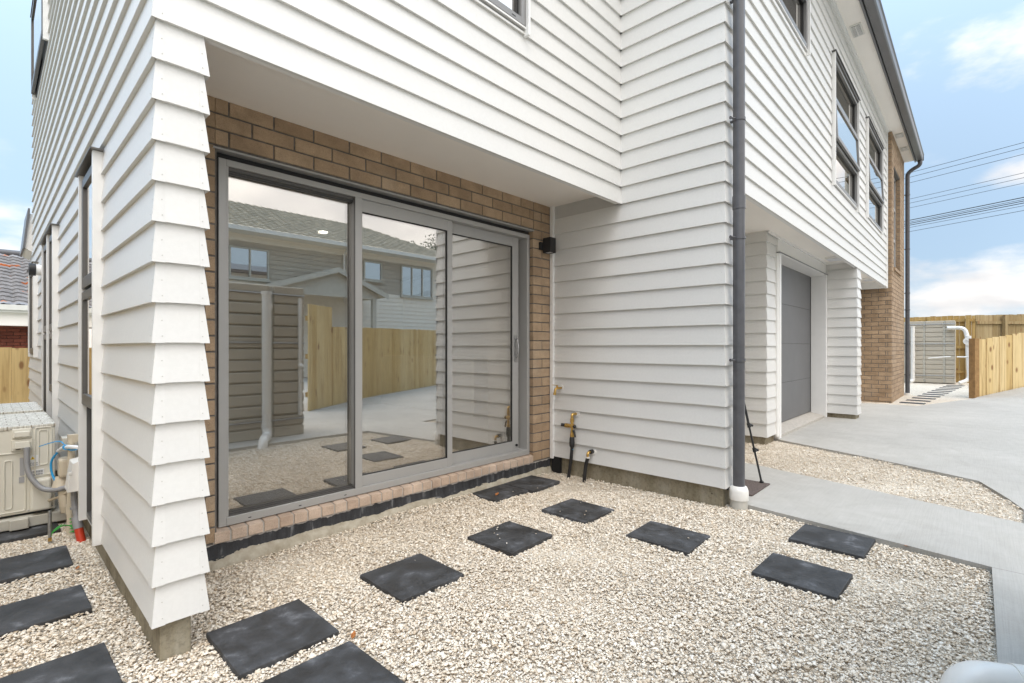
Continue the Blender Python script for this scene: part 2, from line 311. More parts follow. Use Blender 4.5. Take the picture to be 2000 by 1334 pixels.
# ------------------------------------------------------------------ mesh builder
class MB:
    def __init__(s): s.v = []; s.f = []; s.sm = []
    def add(s, vs, fs, smooth=False):
        o = len(s.v); s.v += [tuple(p) for p in vs]
        for f in fs: s.f.append(tuple(i + o for i in f)); s.sm.append(smooth)
    def quad(s, a, b, c, d): s.add([a, b, c, d], [(0, 1, 2, 3)])
    def box(s, x0, y0, z0, x1, y1, z1):
        s.add([(x0,y0,z0),(x1,y0,z0),(x1,y1,z0),(x0,y1,z0),(x0,y0,z1),(x1,y0,z1),(x1,y1,z1),(x0,y1,z1)],
              [(0,3,2,1),(4,5,6,7),(0,1,5,4),(1,2,6,5),(2,3,7,6),(3,0,4,7)]); return s
    def prism(s, pts, z0, z1):
        n = len(pts); zt = z1 if callable(z1) else (lambda x, y: z1)
        s.add([(x, y, z0) for x, y in pts] + [(x, y, zt(x, y)) for x, y in pts],
              [tuple(range(n))[::-1], tuple(range(n, 2 * n))] + [(i, (i + 1) % n, (i + 1) % n + n, i + n) for i in range(n)]); return s
    def extr(s, pts3, d):      # polygon in 3d extruded by vector d
        n = len(pts3); d = Vector(d); P = [Vector(p) for p in pts3]
        s.add([tuple(p) for p in P] + [tuple(p + d) for p in P],
              [tuple(range(n))[::-1], tuple(range(n, 2 * n))] + [(i, (i + 1) % n, (i + 1) % n + n, i + n) for i in range(n)]); return s
    def beam(s, p0, p1, w, h, up=(0, 0, 1)):
        p0, p1 = Vector(p0), Vector(p1); d = (p1 - p0).normalized(); u = Vector(up); sd_ = d.cross(u).normalized(); u = sd_.cross(d).normalized()
        c = [p + sd_ * a * w / 2 + u * b * h / 2 for p in (p0, p1) for a, b in ((-1,-1),(1,-1),(1,1),(-1,1))]
        s.add(c, [(0,1,2,3),(7,6,5,4),(0,4,5,1),(1,5,6,2),(2,6,7,3),(3,7,4,0)]); return s
    def tube(s, path, r, n=14, caps=True, rings=None):
        P = [Vector(p) for p in path]; rr = r if isinstance(r, (list, tuple)) else [r] * len(P)
        t = (P[1] - P[0]).normalized(); a = Vector((0, 0, 1)) if abs(t.z) < .9 else Vector((1, 0, 0)); u = t.cross(a).normalized()
        vs, fs = [], []
        for i, p in enumerate(P):
            if i == 0: tt = P[1] - P[0]
            elif i == len(P) - 1: tt = P[-1] - P[-2]
            else: tt = (P[i + 1] - p).normalized() + (p - P[i - 1]).normalized()
            tt = tt.normalized(); u = (u - tt * u.dot(tt)).normalized(); v = tt.cross(u)
            for k in range(n):
                an = 2 * math.pi * k / n; vs.append(p + (u * math.cos(an) + v * math.sin(an)) * rr[i])
        for i in range(len(P) - 1):
            for k in range(n): fs.append((i*n + k, i*n + (k+1) % n, (i+1)*n + (k+1) % n, (i+1)*n + k))
        s.add(vs, fs, True)
        if caps:
            s.add(vs[:n], [tuple(range(n))[::-1]]); s.add(vs[-n:], [tuple(range(n))])
        return s
    def sphere(s, c, r, n=12, m=8, sc=(1, 1, 1)):
        vs = [(c[0], c[1], c[2] - r * sc[2])]; fs = []
        for i in range(1, m):
            a = math.pi * i / m - math.pi / 2
            for k in range(n):
                b = 2 * math.pi * k / n; vs.append((c[0] + r*sc[0]*math.cos(a)*math.cos(b), c[1] + r*sc[1]*math.cos(a)*math.sin(b), c[2] + r*sc[2]*math.sin(a)))
        vs.append((c[0], c[1], c[2] + r * sc[2])); L = len(vs) - 1
        for k in range(n): fs.append((0, 1 + (k+1) % n, 1 + k)); fs.append((L, L - n + k, L - n + (k+1) % n))
        for i in range(m - 2):
            for k in range(n): fs.append((1+i*n+k, 1+i*n+(k+1)%n, 1+(i+1)*n+(k+1)%n, 1+(i+1)*n+k))
        s.add(vs, fs, True); return s
    def build(s, name, mat, parent=None, bevel=0, seg=2, org=None):
        o3 = WORLD(parent) if parent else Vector(org or (0, 0, 0))
        me = bpy.data.meshes.new(name)
        me.from_pydata([(x - o3.x, y - o3.y, z - o3.z) for x, y, z in s.v], [], s.f)
        me.polygons.foreach_set('use_smooth', s.sm); me.update()
        me.materials.append(M[mat] if isinstance(mat, str) else mat)
        o = bpy.data.objects.new(name, me); COL.objects.link(o)
        if parent: o.parent = parent
        else: o.location = o3
        if bevel:
            b = o.modifiers.new('bevel', 'BEVEL'); b.width = bevel; b.segments = seg; b.limit_method = 'ANGLE'; b.angle_limit = R(40)
        return o
def WORLD(o):
    v = Vector((0, 0, 0))
    while o: v += o.location; o = o.parent
    return v
def bend(pts, r, n=6):
    """round the corners of a polyline"""
    P = [Vector(p) for p in pts]; out = [P[0]]
    for i in range(1, len(P) - 1):
        a, b, c = P[i-1], P[i], P[i+1]; d1 = (a - b).normalized(); d2 = (c - b).normalized()
        q = min(r, (a-b).length * .49, (c-b).length * .49); p1 = b + d1*q; p2 = b + d2*q
        for k in range(n + 1):
            t = k / n; out.append(p1*(1-t)**2 + b*2*t*(1-t) + p2*t**2)
    out.append(P[-1]); return out
def tag(o, label=None, cat=None, group=None, kind=None):
    if label: o['label'] = label
    if cat: o['category'] = cat
    if group: o['group'] = group
    if kind: o['kind'] = kind
    return o
def thing(name, label, cat, loc=(0, 0, 0), group=None):
    o = bpy.data.objects.new(name, None); COL.objects.link(o); o.location = loc; o.empty_display_size = .1
    return tag(o, label, cat, group)
def structure(name, mb, mat, label=None):
    return tag(mb.build(name, mat), label or None, kind='structure')
def copy_tree(o, parent=None):
    c = o.copy(); COL.objects.link(c); c.parent = parent
    for ch in o.children: copy_tree(ch, c)
    return c

# ------------------------------------------------------------------ weatherboard cladding
Z0 = .154; CL = .152; CU = .1473; Z15 = Z0 + 15 * CL
LOW = [Z0 + CL * k for k in range(16)]
ALL = LOW + [Z15 + CU * j for j in range(1, 28)]
INS = .0165
def levels(z0, z1): return [z for z in ALL if z >= z0 - 1e-6 and z < z1 - 1e-6]
def clad(mb, face, c, s0, s1, z0, z1, ops=(), m0=0, m1=0, cap0=0, cap1=0):
    """boards facing -X or -Y on plane c; m0/m1: +1 mitre with the inset, cap: depth of an end cap"""
    def P(s, off, z): return (c + off, s, z) if face == 'x' else (s, c + off, z)
    L = levels(z0, z1)
    if not L: L = [z0]
    for i, zb in enumerate(L):
        i2 = ALL.index(zb) if zb in ALL else None
        zt_full = ALL[i2 + 1] if i2 is not None and i2 + 1 < len(ALL) else zb + CU
        zt = min(zt_full, z1)
        off = lambda z: INS * (z - zb) / (zt_full - zb)
        cuts = sorted({zb, zt} | {q for o in ops for q in (o[2], o[3]) if zb < q < zt})
        for a, b in zip(cuts[:-1], cuts[1:]):
            spans = [(s0, s1)]
            for o in ops:
                if o[2] < (a + b) / 2 < o[3]:
                    ns = []
                    for p, q in spans:
                        if o[1] <= p or o[0] >= q: ns.append((p, q)); continue
                        if o[0] > p: ns.append((p, o[0]))
                        if o[1] < q: ns.append((o[1], q))
                    spans = ns
            for p, q in spans:
                mm0 = m0 if p == s0 else 0; mm1 = m1 if q == s1 else 0
                # slice long boards so paint bump has something to hold; front face
                mb.quad(P(p + mm0*off(a), off(a), a), P(q - mm1*off(a), off(a), a), P(q - mm1*off(b), off(b), b), P(p + mm0*off(b), off(b), b))
                if a == zb:
                    mb.quad(P(p, 0, a), P(q, 0, a), P(q - mm1*INS, INS + .004, a), P(p + mm0*INS, INS + .004, a))
                    # small drip return
                if cap0 and p == s0: mb.quad(P(p + mm0*off(a), off(a), a), P(p + mm0*off(b), off(b), b), P(p + mm0*off(b), cap0, b), P(p + mm0*off(a), cap0, a))
                if cap1 and q == s1:
                    mb.quad(P(q - mm1*off(a), off(a), a), P(q - mm1*off(b), off(b), b), P(q - mm1*off(b), cap1, b), P(q - mm1*off(a), cap1, a))
                    if a == zb: mb.quad(P(q, 0, a), P(q - mm1*INS, INS, a), P(q - mm1*INS, cap1, a), P(q, cap1, a))
def soakers(mb, nb, face, c, s, dirn, z0, z1, wdt=.042, nails=True):
    """thin metal corner pieces folded over each board end, with their nails"""
    def P(q, off, z): return (c + off, q, z) if face == 'x' else (q, c + off, z)
    for zb in levels(z0, z1):
        i2 = ALL.index(zb); zt = min(ALL[i2 + 1] if i2 + 1 < len(ALL) else zb + CU, z1); h = zt - zb
        e = .0009; a0 = s; a1 = s + dirn * wdt
        o0, o1 = 0, INS
        v = [P(a0, o0 - e, zb - .002), P(a1, o0 - e, zb - .002), P(a1, o1 - e, zt), P(a0 + dirn*INS, o1 - e, zt),
             P(a0, o0 + .004, zb - .002), P(a1, o0 + .004, zb - .002), P(a1, o1 + .003, zt), P(a0 + dirn*INS, o1 + .003, zt)]
        mb.add(v, [(0,1,2,3), (1,5,6,2), (0,4,5,1), (0,3,7,4)])
        if nails:
            for t in (.16, .55):
                q = a1 - dirn * .009; off = INS * t - e - .0012; z = zb + h * t
                p = Vector(P(q, off, z)); d = Vector((1, 0, 0)) if face == 'x' else Vector((0, 1, 0))
                nb.tube([p, p + d * .002], .0022, 8)
def soak(nb, *a_, **k_):
    m = MB(); soakers(m, nb, *a_, **k_); m.build('corner_soakers', 'board', house)
def slab(mb, face, c, t, s0, s1, z0, z1, ops=()):
    """solid wall of thickness t behind plane c with openings"""
    zs = sorted({z0, z1} | {q for o in ops for q in (o[2], o[3]) if z0 < q < z1})
    for a, b in zip(zs[:-1], zs[1:]):
        spans = [(s0, s1)]
        for o in ops:
            if o[2] < (a + b) / 2 < o[3]:
                ns = []
                for p, q in spans:
                    if o[1] <= p or o[0] >= q: ns.append((p, q)); continue
                    if o[0] > p: ns.append((p, o[0]))
                    if o[1] < q: ns.append((o[1], q))
                spans = ns
        for p, q in spans:
            if face == 'x': mb.box(c, p, a, c + t, q, b)
            else: mb.box(p, c, a, q, c + t, b)
def bricks(mb, face, c, s0_, s1, z0, z1, ops=(), quoin=(0, 0), phase=0, depth=.09, course=.0865, ln=.24, g=.010, ztop=None, jit=.0012):
    ztop = z1 if ztop is None else ztop
    n = 0; z = ztop
    while z > z0 + .004:
        a, b = max(z - course + g, z0), min(z, z1); row = n; n += 1; z -= course
        s0 = s0_ + quoin[row % 2]
        if b - a < .006: continue
        st = s0_ + phase - ln * 2 + (ln / 2 if row % 2 else 0)
        while st < s1:
            p, q = max(st, s0), min(st + ln - g, s1); st += ln
            if q - p < .012: continue
            segs = [(p, q)]
            for o in ops:
                if o[2] < (a + b) / 2 < o[3]:
                    ns = []
                    for u, v in segs:
                        if o[1] <= u or o[0] >= v: ns.append((u, v)); continue
                        if o[0] > u: ns.append((u, o[0]))
                        if o[1] < v: ns.append((o[1], v))
                    segs = ns
            for u, v in segs:
                if v - u < .012: continue
                j = random.uniform(-jit, jit)
                if face == 'x': mb.box(c + j, u, a, c + depth, v, b)
                else: mb.box(u, c + j, a, v, c + depth, b)

# ================================================================== THE HOUSE
XL, YF, XB, YB, YR = .422, 2.235, 3.742, 3.013, 1.358     # side wall, upper front wall, wing wall, brick wall, forward wall
SOF = 2.555
house = thing('house', 'new two-storey townhouse with white weatherboards, brown brick and overhanging upper floor', 'house', (.5, 2.3, 0))
# ---- openings
WINS = [(3.43, 4.03, .16, 2.25), (5.78, 6.32, .16, 2.25), (6.36, 6.98, .16, 2.25), (8.25, 9.35, 1.10, 2.22)]   # y0,y1,z0,z1 on the side wall
UPW = (6.78, 8.55, 4.30, 5.30)
FW = (1.42, 2.53, 3.335, 4.60)          # upper front window x0,x1,z0,z1
RW = [(4.62, 6.14, 4.40, 5.15), (7.42, 9.18, 3.31, 4.98), (10.04, 11.84, 3.39, 5.02)]
DOOR = (.862, 3.485, .195, 2.285)
GAR = (6.675, 9.115, .0, 2.34)
BW = (13.05, 14.18, 2.89, 4.99)
TOP = 6.2
# ---- cladding
a = MB(); nl = MB(); sk = MB()
clad(a, 'x', XL, YF, 10.05, Z0, Z15, WINS, m0=1)
soak(nl, 'x', XL, YF, 1, Z0, Z15)
a.build('side_wall_boards', 'board', house)
a = MB(); clad(a, 'x', XL - .0005, YF, 9.35, Z15, TOP, [UPW], m0=1); a.build('side_wall_boards', 'board', house)
soak(nl, 'x', XL - .0005, YF, 1, Z15, TOP, nails=False)
a = MB(); clad(a, 'y', YF, XL, .613, Z0, Z15, m0=1, m1=1, cap1=.17)
a.box(.60, YF + .17, Z0, .612, YF + .182, Z15); a.build('pillar_boards', 'board', house)
soak(nl, 'y', YF, XL, 1, Z0, Z15); soak(nl, 'y', YF, .613, -1, Z0, Z15, wdt=.034)
a = MB(); clad(a, 'y', YF, XL, XB + .03, Z15, TOP, [FW], m0=1); a.build('front_wall_boards', 'board', house)
soak(nl, 'y', YF, XL, 1, Z15, TOP)
a = MB(); clad(a, 'x', XB, YR, 2.985, Z0, Z15, m0=1); clad(a, 'x', XB, YR, YF + .03, Z15, TOP, m0=1); a.build('wing_wall_boards', 'board', house)
soak(nl, 'x', XB, YR, 1, Z0, TOP - .2, nails=True)
a = MB(); clad(a, 'y', YR, XB, 4.13, Z0, Z15, m0=1, m1=1, cap1=.1); a.build('wing_end_boards', 'board', house)
soak(nl, 'y', YR, XB, 1, Z0, TOP - .2, nails=False)
a = MB(); clad(a, 'y', YR, XB, 12.62, Z15, 5.60, RW, m0=1); a.build('upper_wall_boards', 'board', house)
tag(nl.build('nail_heads', 'nail', house), kind='stuff')
# wing return, far side
a = MB(); clad(a, 'y', 3.0, 4.13, 6.2, Z0, SOF); a.box(4.115, YR + .1, Z0, 4.128, 3.0, SOF); a.build('porch_wall_boards', 'board', house)
# piers beside the garage and recess wall
a = MB(); clad(a, 'x', 6.2, 1.778, 3.0, Z0, SOF, m0=1); clad(a, 'y', 1.778, 6.2, 6.60, Z0, SOF, m0=1)
a.build('garage_pier_boards', 'board', house)
a = MB(); clad(a, 'x', 9.243, YR, 1.80, Z0, SOF, m0=1); clad(a, 'y', YR, 9.243, 9.59, Z0, Z15 , m0=1, m1=1, cap1=.4)
a.box(9.25, YR + .02, Z15, 9.588, 1.8, SOF + .01)
a.build('garage_pier_boards', 'board', house)
soak(nl, 'x', 6.2, 1.778, 1, Z0, SOF, nails=False); soak(nl, 'x', 9.243, YR, 1, Z0, Z15, nails=False)
a = MB(); clad(a, 'y', 1.80, 9.55, 12.72, Z0, SOF); a.build('recess_wall_boards', 'board', house)
a = MB(); a.box(6.60, 1.776, 2.352, 9.243, 1.80, SOF); a.build('garage_fascia_board', 'trim', house)
# solid walls behind the boards
a = MB()
slab(a, 'x', XL + .019, .12, YF + .02, 9.34, Z0, TOP, WINS[:3] + [UPW] + [(8.25, 9.35, 1.10, 2.22)])
a.box(XL + .019, 9.34, Z0, 1.4, 10.04, 2.9)
slab(a, 'y', YF + .02, .13, XL + .14, XB + .15, SOF + .014, TOP, [FW])
a.box(XL + .14, YF + .02, Z0, .596, 3.0, Z15)                           # core of the pillar
a.box(XB + .019, YR + .02, Z0, XB + .14, 3.2, TOP)
slab(a, 'y', YR + .019, .12, XB + .14, 12.62, SOF + .014, 5.62, RW)
a.box(6.22, 1.80, Z0, 6.60, 1.965, SOF); a.box(9.262, 1.38, Z0, 9.57, 1.965, SOF)
a.box(6.22, 1.965, Z0, 6.3, 3.1, SOF); a.box(4.10, 3.02, Z0, 6.3, 3.1, SOF)
a.box(9.57, 1.82, 0, 12.75, 1.9, SOF)
a.build('wall_framing', 'iwall', house)
# corner trims and lips
a = MB()
for q_, n_, m_ in (((XB - .018, 2.972, Z0 - .02, XB + .02, 3.005, SOF), 'corner_batten', 'trim'),
        ((12.60, YR - .012, Z15 - .02, 12.655, YR + .06, 5.60), 'board_end_stop', 'trim'),
        ((.60, YF + .018, Z15 + .006, XB, YF + .055, SOF + .01), 'soffit_lip', 'trim'), ((XB + .12, YR + .018, Z15 + .006, 12.62, YR + .055, SOF + .01), 'soffit_lip', 'trim'),
        ((12.60, YR + .061, Z15 - .02, 12.63, 1.80, SOF), 'soffit_lip', 'trim'),
        ((.598, YF + .055, SOF, XB + .02, 3.10, SOF + .012), 'soffit_lining', 'soffit'), ((XB + .12, YR + .055, SOF, 12.599, 3.10, SOF + .012), 'soffit_lining', 'soffit')):
    a = MB(); a.box(*q_); a.build(n_, m_, house)
# slim bead where soffit meets the walls
a = MB(); a.box(6.2, 1.755, SOF - .03, 9.243, 1.776, SOF); a.box(9.225, 1.36, SOF - .03, 9.243, 1.755, SOF)
a.build('soffit_bead', 'trim', house)
# ---- foundations
for q_ in ((XL + .03, YF + .03, -.2, .555, 10.0, Z0 + .01), (XB + .032, YR + .035, -.2, 4.10, 3.05, Z0 + .01), (6.235, 1.81, -.2, 6.56, 3.0, Z0 + .01), (9.27, YR + .03, -.2, 9.57, 1.9, Z0 + .01)):
    a = MB(); a.box(*q_); a.build('foundation', 'found', house, bevel=.004)
a = MB(); a.box(XB + .0, 2.90, .0, XB + .08, 3.0, Z0 - .002); a.build('cavity_shade_block', 'dark', house)  # solid near-black block, its colour standing in for a shaded hollow
# bitumen band and rendered footing below the brick
a = MB(); n = 70; xs = np.linspace(.57, XB - .005, n)
prof = []
rnd = np.cumsum(RNG.normal(0, 1, n)); rnd = (rnd - rnd.min()) / (np.ptp(rnd) + 1e-6)
vs, fs = [], []
for i, x in enumerate(xs):
    e = .012 * math.sin(x * 3.1) + .012 * rnd[i]
    for (y, z) in ((3.016, .131), (3.012, .118), (3.012, .055 + e), (3.002 - e * .5, .046 + e * .8), (2.990 - .8 * e, .018), (2.982, -.03)):
        vs.append((x, y, z))
for i in range(n - 1):
    for k in range(5): fs.append((i*6+k, (i+1)*6+k, (i+1)*6+k+1, i*6+k+1))
a.add(vs, fs, True); a.build('footing', 'tar', house)

# ---- near brick wall
a = MB(); bricks(a, 'y', YB, .585, DOOR[0] - .012, .133, SOF, phase=.10, ztop=SOF)
bricks(a, 'y', YB, DOOR[0] - .010, DOOR[1] + .003, 2.292, SOF, phase=.10 + .585 - DOOR[0] + .01 + .24, ztop=SOF)
# jamb: one stretcher, then two short pieces, turning into the reveal
zc_ = SOF; row = 0
while zc_ > .14:
    z1_ = zc_; z0_ = zc_ - .0765; zc_ -= .0865; row += 1
    j = random.uniform(-.001, .001)
    if row <= 3:
        p = XB - .01
        if row % 2: a.box(DOOR[1] + .013, YB + j, z0_, p, YB + .09, z1_)
        else:
            a.box(DOOR[1] + .013, YB + j, z0_, 3.60, YB + .09, z1_); a.box(3.61, YB - j, z0_, p, YB + .09, z1_)
    elif row % 2: a.box(DOOR[1] + .003, YB + j, z0_, XB - .01, YB + .09, z1_)
    else:
        a.box(DOOR[1] + .003, YB + j, z0_, 3.61, YB + .09, z1_); a.box(3.62, YB - j, z0_, XB - .01, YB + .09, z1_)
bw_ = a.build('brick_wall', 'brick', house, bevel=.0016, seg=1)
a = MB(); slab(a, 'y', YB + .006, .10, .57, XB + .01, .10, SOF, [(DOOR[0] - .002, DOOR[1] + .008, .135, 2.287)]); a.build('mortar', 'mortar', house)
# sill course: bricks on edge, sloping
a = MB(); x = DOOR[0] - .015
while x < DOOR[1] + .0:
    x1_ = min(x + .0765, DOOR[1] + .002); j = random.uniform(-.002, .002)
    a.extr([(x, YB - .004 + j, .133), (x, YB - .004 + j, .192 + j * .6), (x, YB + .09, .208), (x, YB + .09, .133)], (x1_ - x, 0, 0)); x += .0865
a.build('brick_sill', 'brick_sill', house, bevel=.002, seg=1)
a = MB(); a.extr([(DOOR[0] - .02, YB + .001, .131), (DOOR[0] - .02, YB + .001, .186), (DOOR[0] - .02, YB + .095, .202), (DOOR[0] - .02, YB + .095, .131)], (DOOR[1] - DOOR[0] + .02, 0, 0)); a.build('sill_mortar', 'mortar_pale', house)
a = MB(); a.box(DOOR[0] - .02, YB - .004, 2.280, DOOR[1] + .012, YB + .11, 2.290); a.build('steel_lintel', 'frame', house)
a = MB(); a.box(DOOR[0], YB + .055, 2.242, DOOR[1], YB + .12, 2.279); a.box(DOOR[0] - .001, YB + .06, .2, DOOR[0] + .014, YB + .12, 2.242); a.build('gap_shade_strip', 'gasket', house)  # black strips paint the shade in the gaps above and beside the frame

# ---- sliding door
sl = MB(); FY = 3.045
fx0, fx1, fz0, fz1 = .877, 3.473, .205, 2.247
fx0i, fx1i = fx0 + .040, fx1 - .033
sl.box(fx0, FY, fz0, fx0i, FY + .11, fz1); sl.box(fx1i, FY, fz0, fx1, FY + .11, fz1)
sl.box(fx0i, FY, fz1 - .036, fx1i, FY + .11, fz1); sl.box(fx0i, FY, fz0, fx1i, FY + .11, fz0 + .046)
sl.box(1.700, FY, fz0 + .046, 1.752, FY + .06, fz1 - .036)              # mullion
sl.box(fx0i, FY + .004, fz0 + .046, fx0i + .012, FY + .03, fz1 - .036)  # slim second edge
door = sl.build('sliding_door', 'frame', house, bevel=.0025)
# stepped grooves around the fixed pane
g_ = MB()
for k in range(3):
    y = FY + .014 + .012 * k; t = .008 * (k + 1)
    g_.box(fx0i + .012, y, fz1 - .036 - t - .012, 1.700, y + .008, fz1 - .036)
    g_.box(fx0i + .012, y, fz0 + .046, 1.700, y + .008, fz0 + .046 + t)
g_.box(1.6955, FY + .002, fz0 + .046, 1.6995, FY + .012, fz1 - .036)
g_.build('track_channel', 'dframe', door)
p = MB(); p.box(fx0i + .004, FY + .052, fz0 + .04, 1.712, FY + .068, fz1 - .03); p.build('fixed_pane', 'glass', door)
def leaf(x0, x1, z0, z1, y, st0, st1, top, bot, name):
    m = MB(); m.box(x0, y, z0, x0 + st0, y + .038, z1); m.box(x1 - st1, y, z0, x1, y + .038, z1)
    m.box(x0 + st0, y, z1 - top, x1 - st1, y + .038, z1); m.box(x0 + st0, y, z0, x1 - st1, y + .038, z0 + bot)
    L = m.build(name, 'frame', door, bevel=.002)
    g = MB(); e = .006; gx0, gx1, gz0, gz1 = x0 + st0, x1 - st1, z0 + bot, z1 - top
    g.box(gx0, y + .004, gz0, gx0 + e, y + .012, gz1); g.box(gx1 - e, y + .004, gz0, gx1, y + .012, gz1)
    g.box(gx0 + e, y + .004, gz1 - e, gx1 - e, y + .012, gz1); g.box(gx0 + e, y + .004, gz0, gx1 - e, y + .012, gz0 + e)
    g.build('gasket', 'gasket', door)
    q = MB(); q.box(gx0 - .004, y + .014, gz0 - .004, gx1 + .004, y + .030, gz1 + .004); q.build('pane', 'glass', door)
    return L
leaf(1.752, 2.556, .251, 2.211, FY + .016, .004, .050, .085, .072, 'door_leaf')
leaf(2.500, 3.385, .251, 2.211, FY + .060, .055, .080, .085, .088, 'door_leaf')
h = MB()
hp = [(3.345, FY + .058, 1.10), (3.345, FY + .035, 1.115), (3.345, FY + .022, 1.19), (3.345, FY + .035, 1.265), (3.345, FY + .058, 1.28)]
h.tube(bend(hp, .03), .008, 8); h.box(3.325, FY + .052, 1.07, 3.362, FY + .060, 1.31); h.build('door_handle', 'steel', door, bevel=.001)
s_ = MB(); s_.tube([(3.352, FY + .058, .300), (3.352, FY + .046, .300)], .011, 10); s_.build('drain_cap', 'gasket', door)
for x in (1.03, 1.32, 1.62): s_ = MB(); s_.box(x, FY - .0008, .222, x + .016, FY + .003, .227); s_.build('drain_slot', 'gasket', door)

# ---- interior behind the glass
a = MB(); a.box(.56, 3.15, .02, 12.6, 8.2, .14); a.build('room_floor', 'ifloor', house)
a = MB(); a.box(.56, 3.12, 2.50, 12.6, 9.3, 2.62); a.box(.56, 2.37, 2.62, 3.8, 9.3, 2.70); a.build('room_ceiling', 'iceil', house)
a = MB(); a.box(.56, 8.2, .02, 12.6, 8.3, 6.1); a.box(5.6, 3.12, .02, 5.7, 8.2, 2.5); a.box(12.5, 1.95, 0, 12.6, 8.2, 5.6)
a.box(XB + .02, 3.15, .14, XB + .14, 3.9, 2.5)
a.box(5.1, 5.6, .14, 5.6, 8.2, 1.05); a.build('room_wall', 'iwall', house)
for x, y in ((2.60, 5.36),):
    a = MB(); a.tube([(x, y, 2.497), (x, y, 2.490)], .045, 20); dl = a.build('downlight', 'lamp_on', house)
    ld = bpy.data.lights.new('downlight_lamp', 'SPOT'); ld.energy = 95; ld.spot_size = R(150); ld.spot_blend = .8; ld.shadow_soft_size = .05; ld.color = (1, .95, .88)
    lo = bpy.data.objects.new('downlight_lamp', ld); COL.objects.link(lo); lo.parent = dl; lo.location = Vector((x, y, 2.482)) - WORLD(dl)
# ---- roof masses and eave of the forward block
a = MB(); a.box(XL + .02, YF + .05, TOP, XB + .3, 9.3, TOP + .08)
a.extr([(XB - .2, 1.02, 5.70), (XB - .2, 8.6, 7.2), (XB - .2, 8.6, 5.70)], (15.2 - XB, 0, 0)); a.build('roof', 'roofdark', house)
a = MB(); a.box(XB - .1, 1.10, 5.625, 15.08, 3.0, 5.64); a.build('eave_soffit', 'soffit', house)
a = MB(); a.box(XB + .01, YR - .014, 5.585, 12.66, YR + .02, 5.625); a.box(XB + .01, YR - .028, 5.60, 12.66, YR - .014, 5.625); a.build('eave_bead', 'trim', house)
a = MB(); a.box(XB - .1, 1.075, 5.585, 15.10, 1.10, 5.76); a.build('fascia', 'gutter', house)
a = MB(); gp = [(1.072, 5.64), (1.072, 5.615), (1.06, 5.605), (.965, 5.605), (.95, 5.62), (.945, 5.72), (.93, 5.735), (.93, 5.748), (.952, 5.748), (.957, 5.63), (1.06, 5.62), (1.066, 5.64)]
a.extr([(XB - .1, y, z) for y, z in gp], (15.16 - XB + .1 + .0, 0, 0))
a.box(15.155, .935, 5.607, 15.165, 1.07, 5.745); a.build('gutter', 'gutter', house)
a = MB(); a.extr([(XB - .1, y, z) for y, z in ((1.0, 5.77), (1.0, 5.785), (8.6, 7.27), (8.6, 7.25))], (15.26 - XB, 0, 0)); a.build('roof_sheet', 'gutter', house)

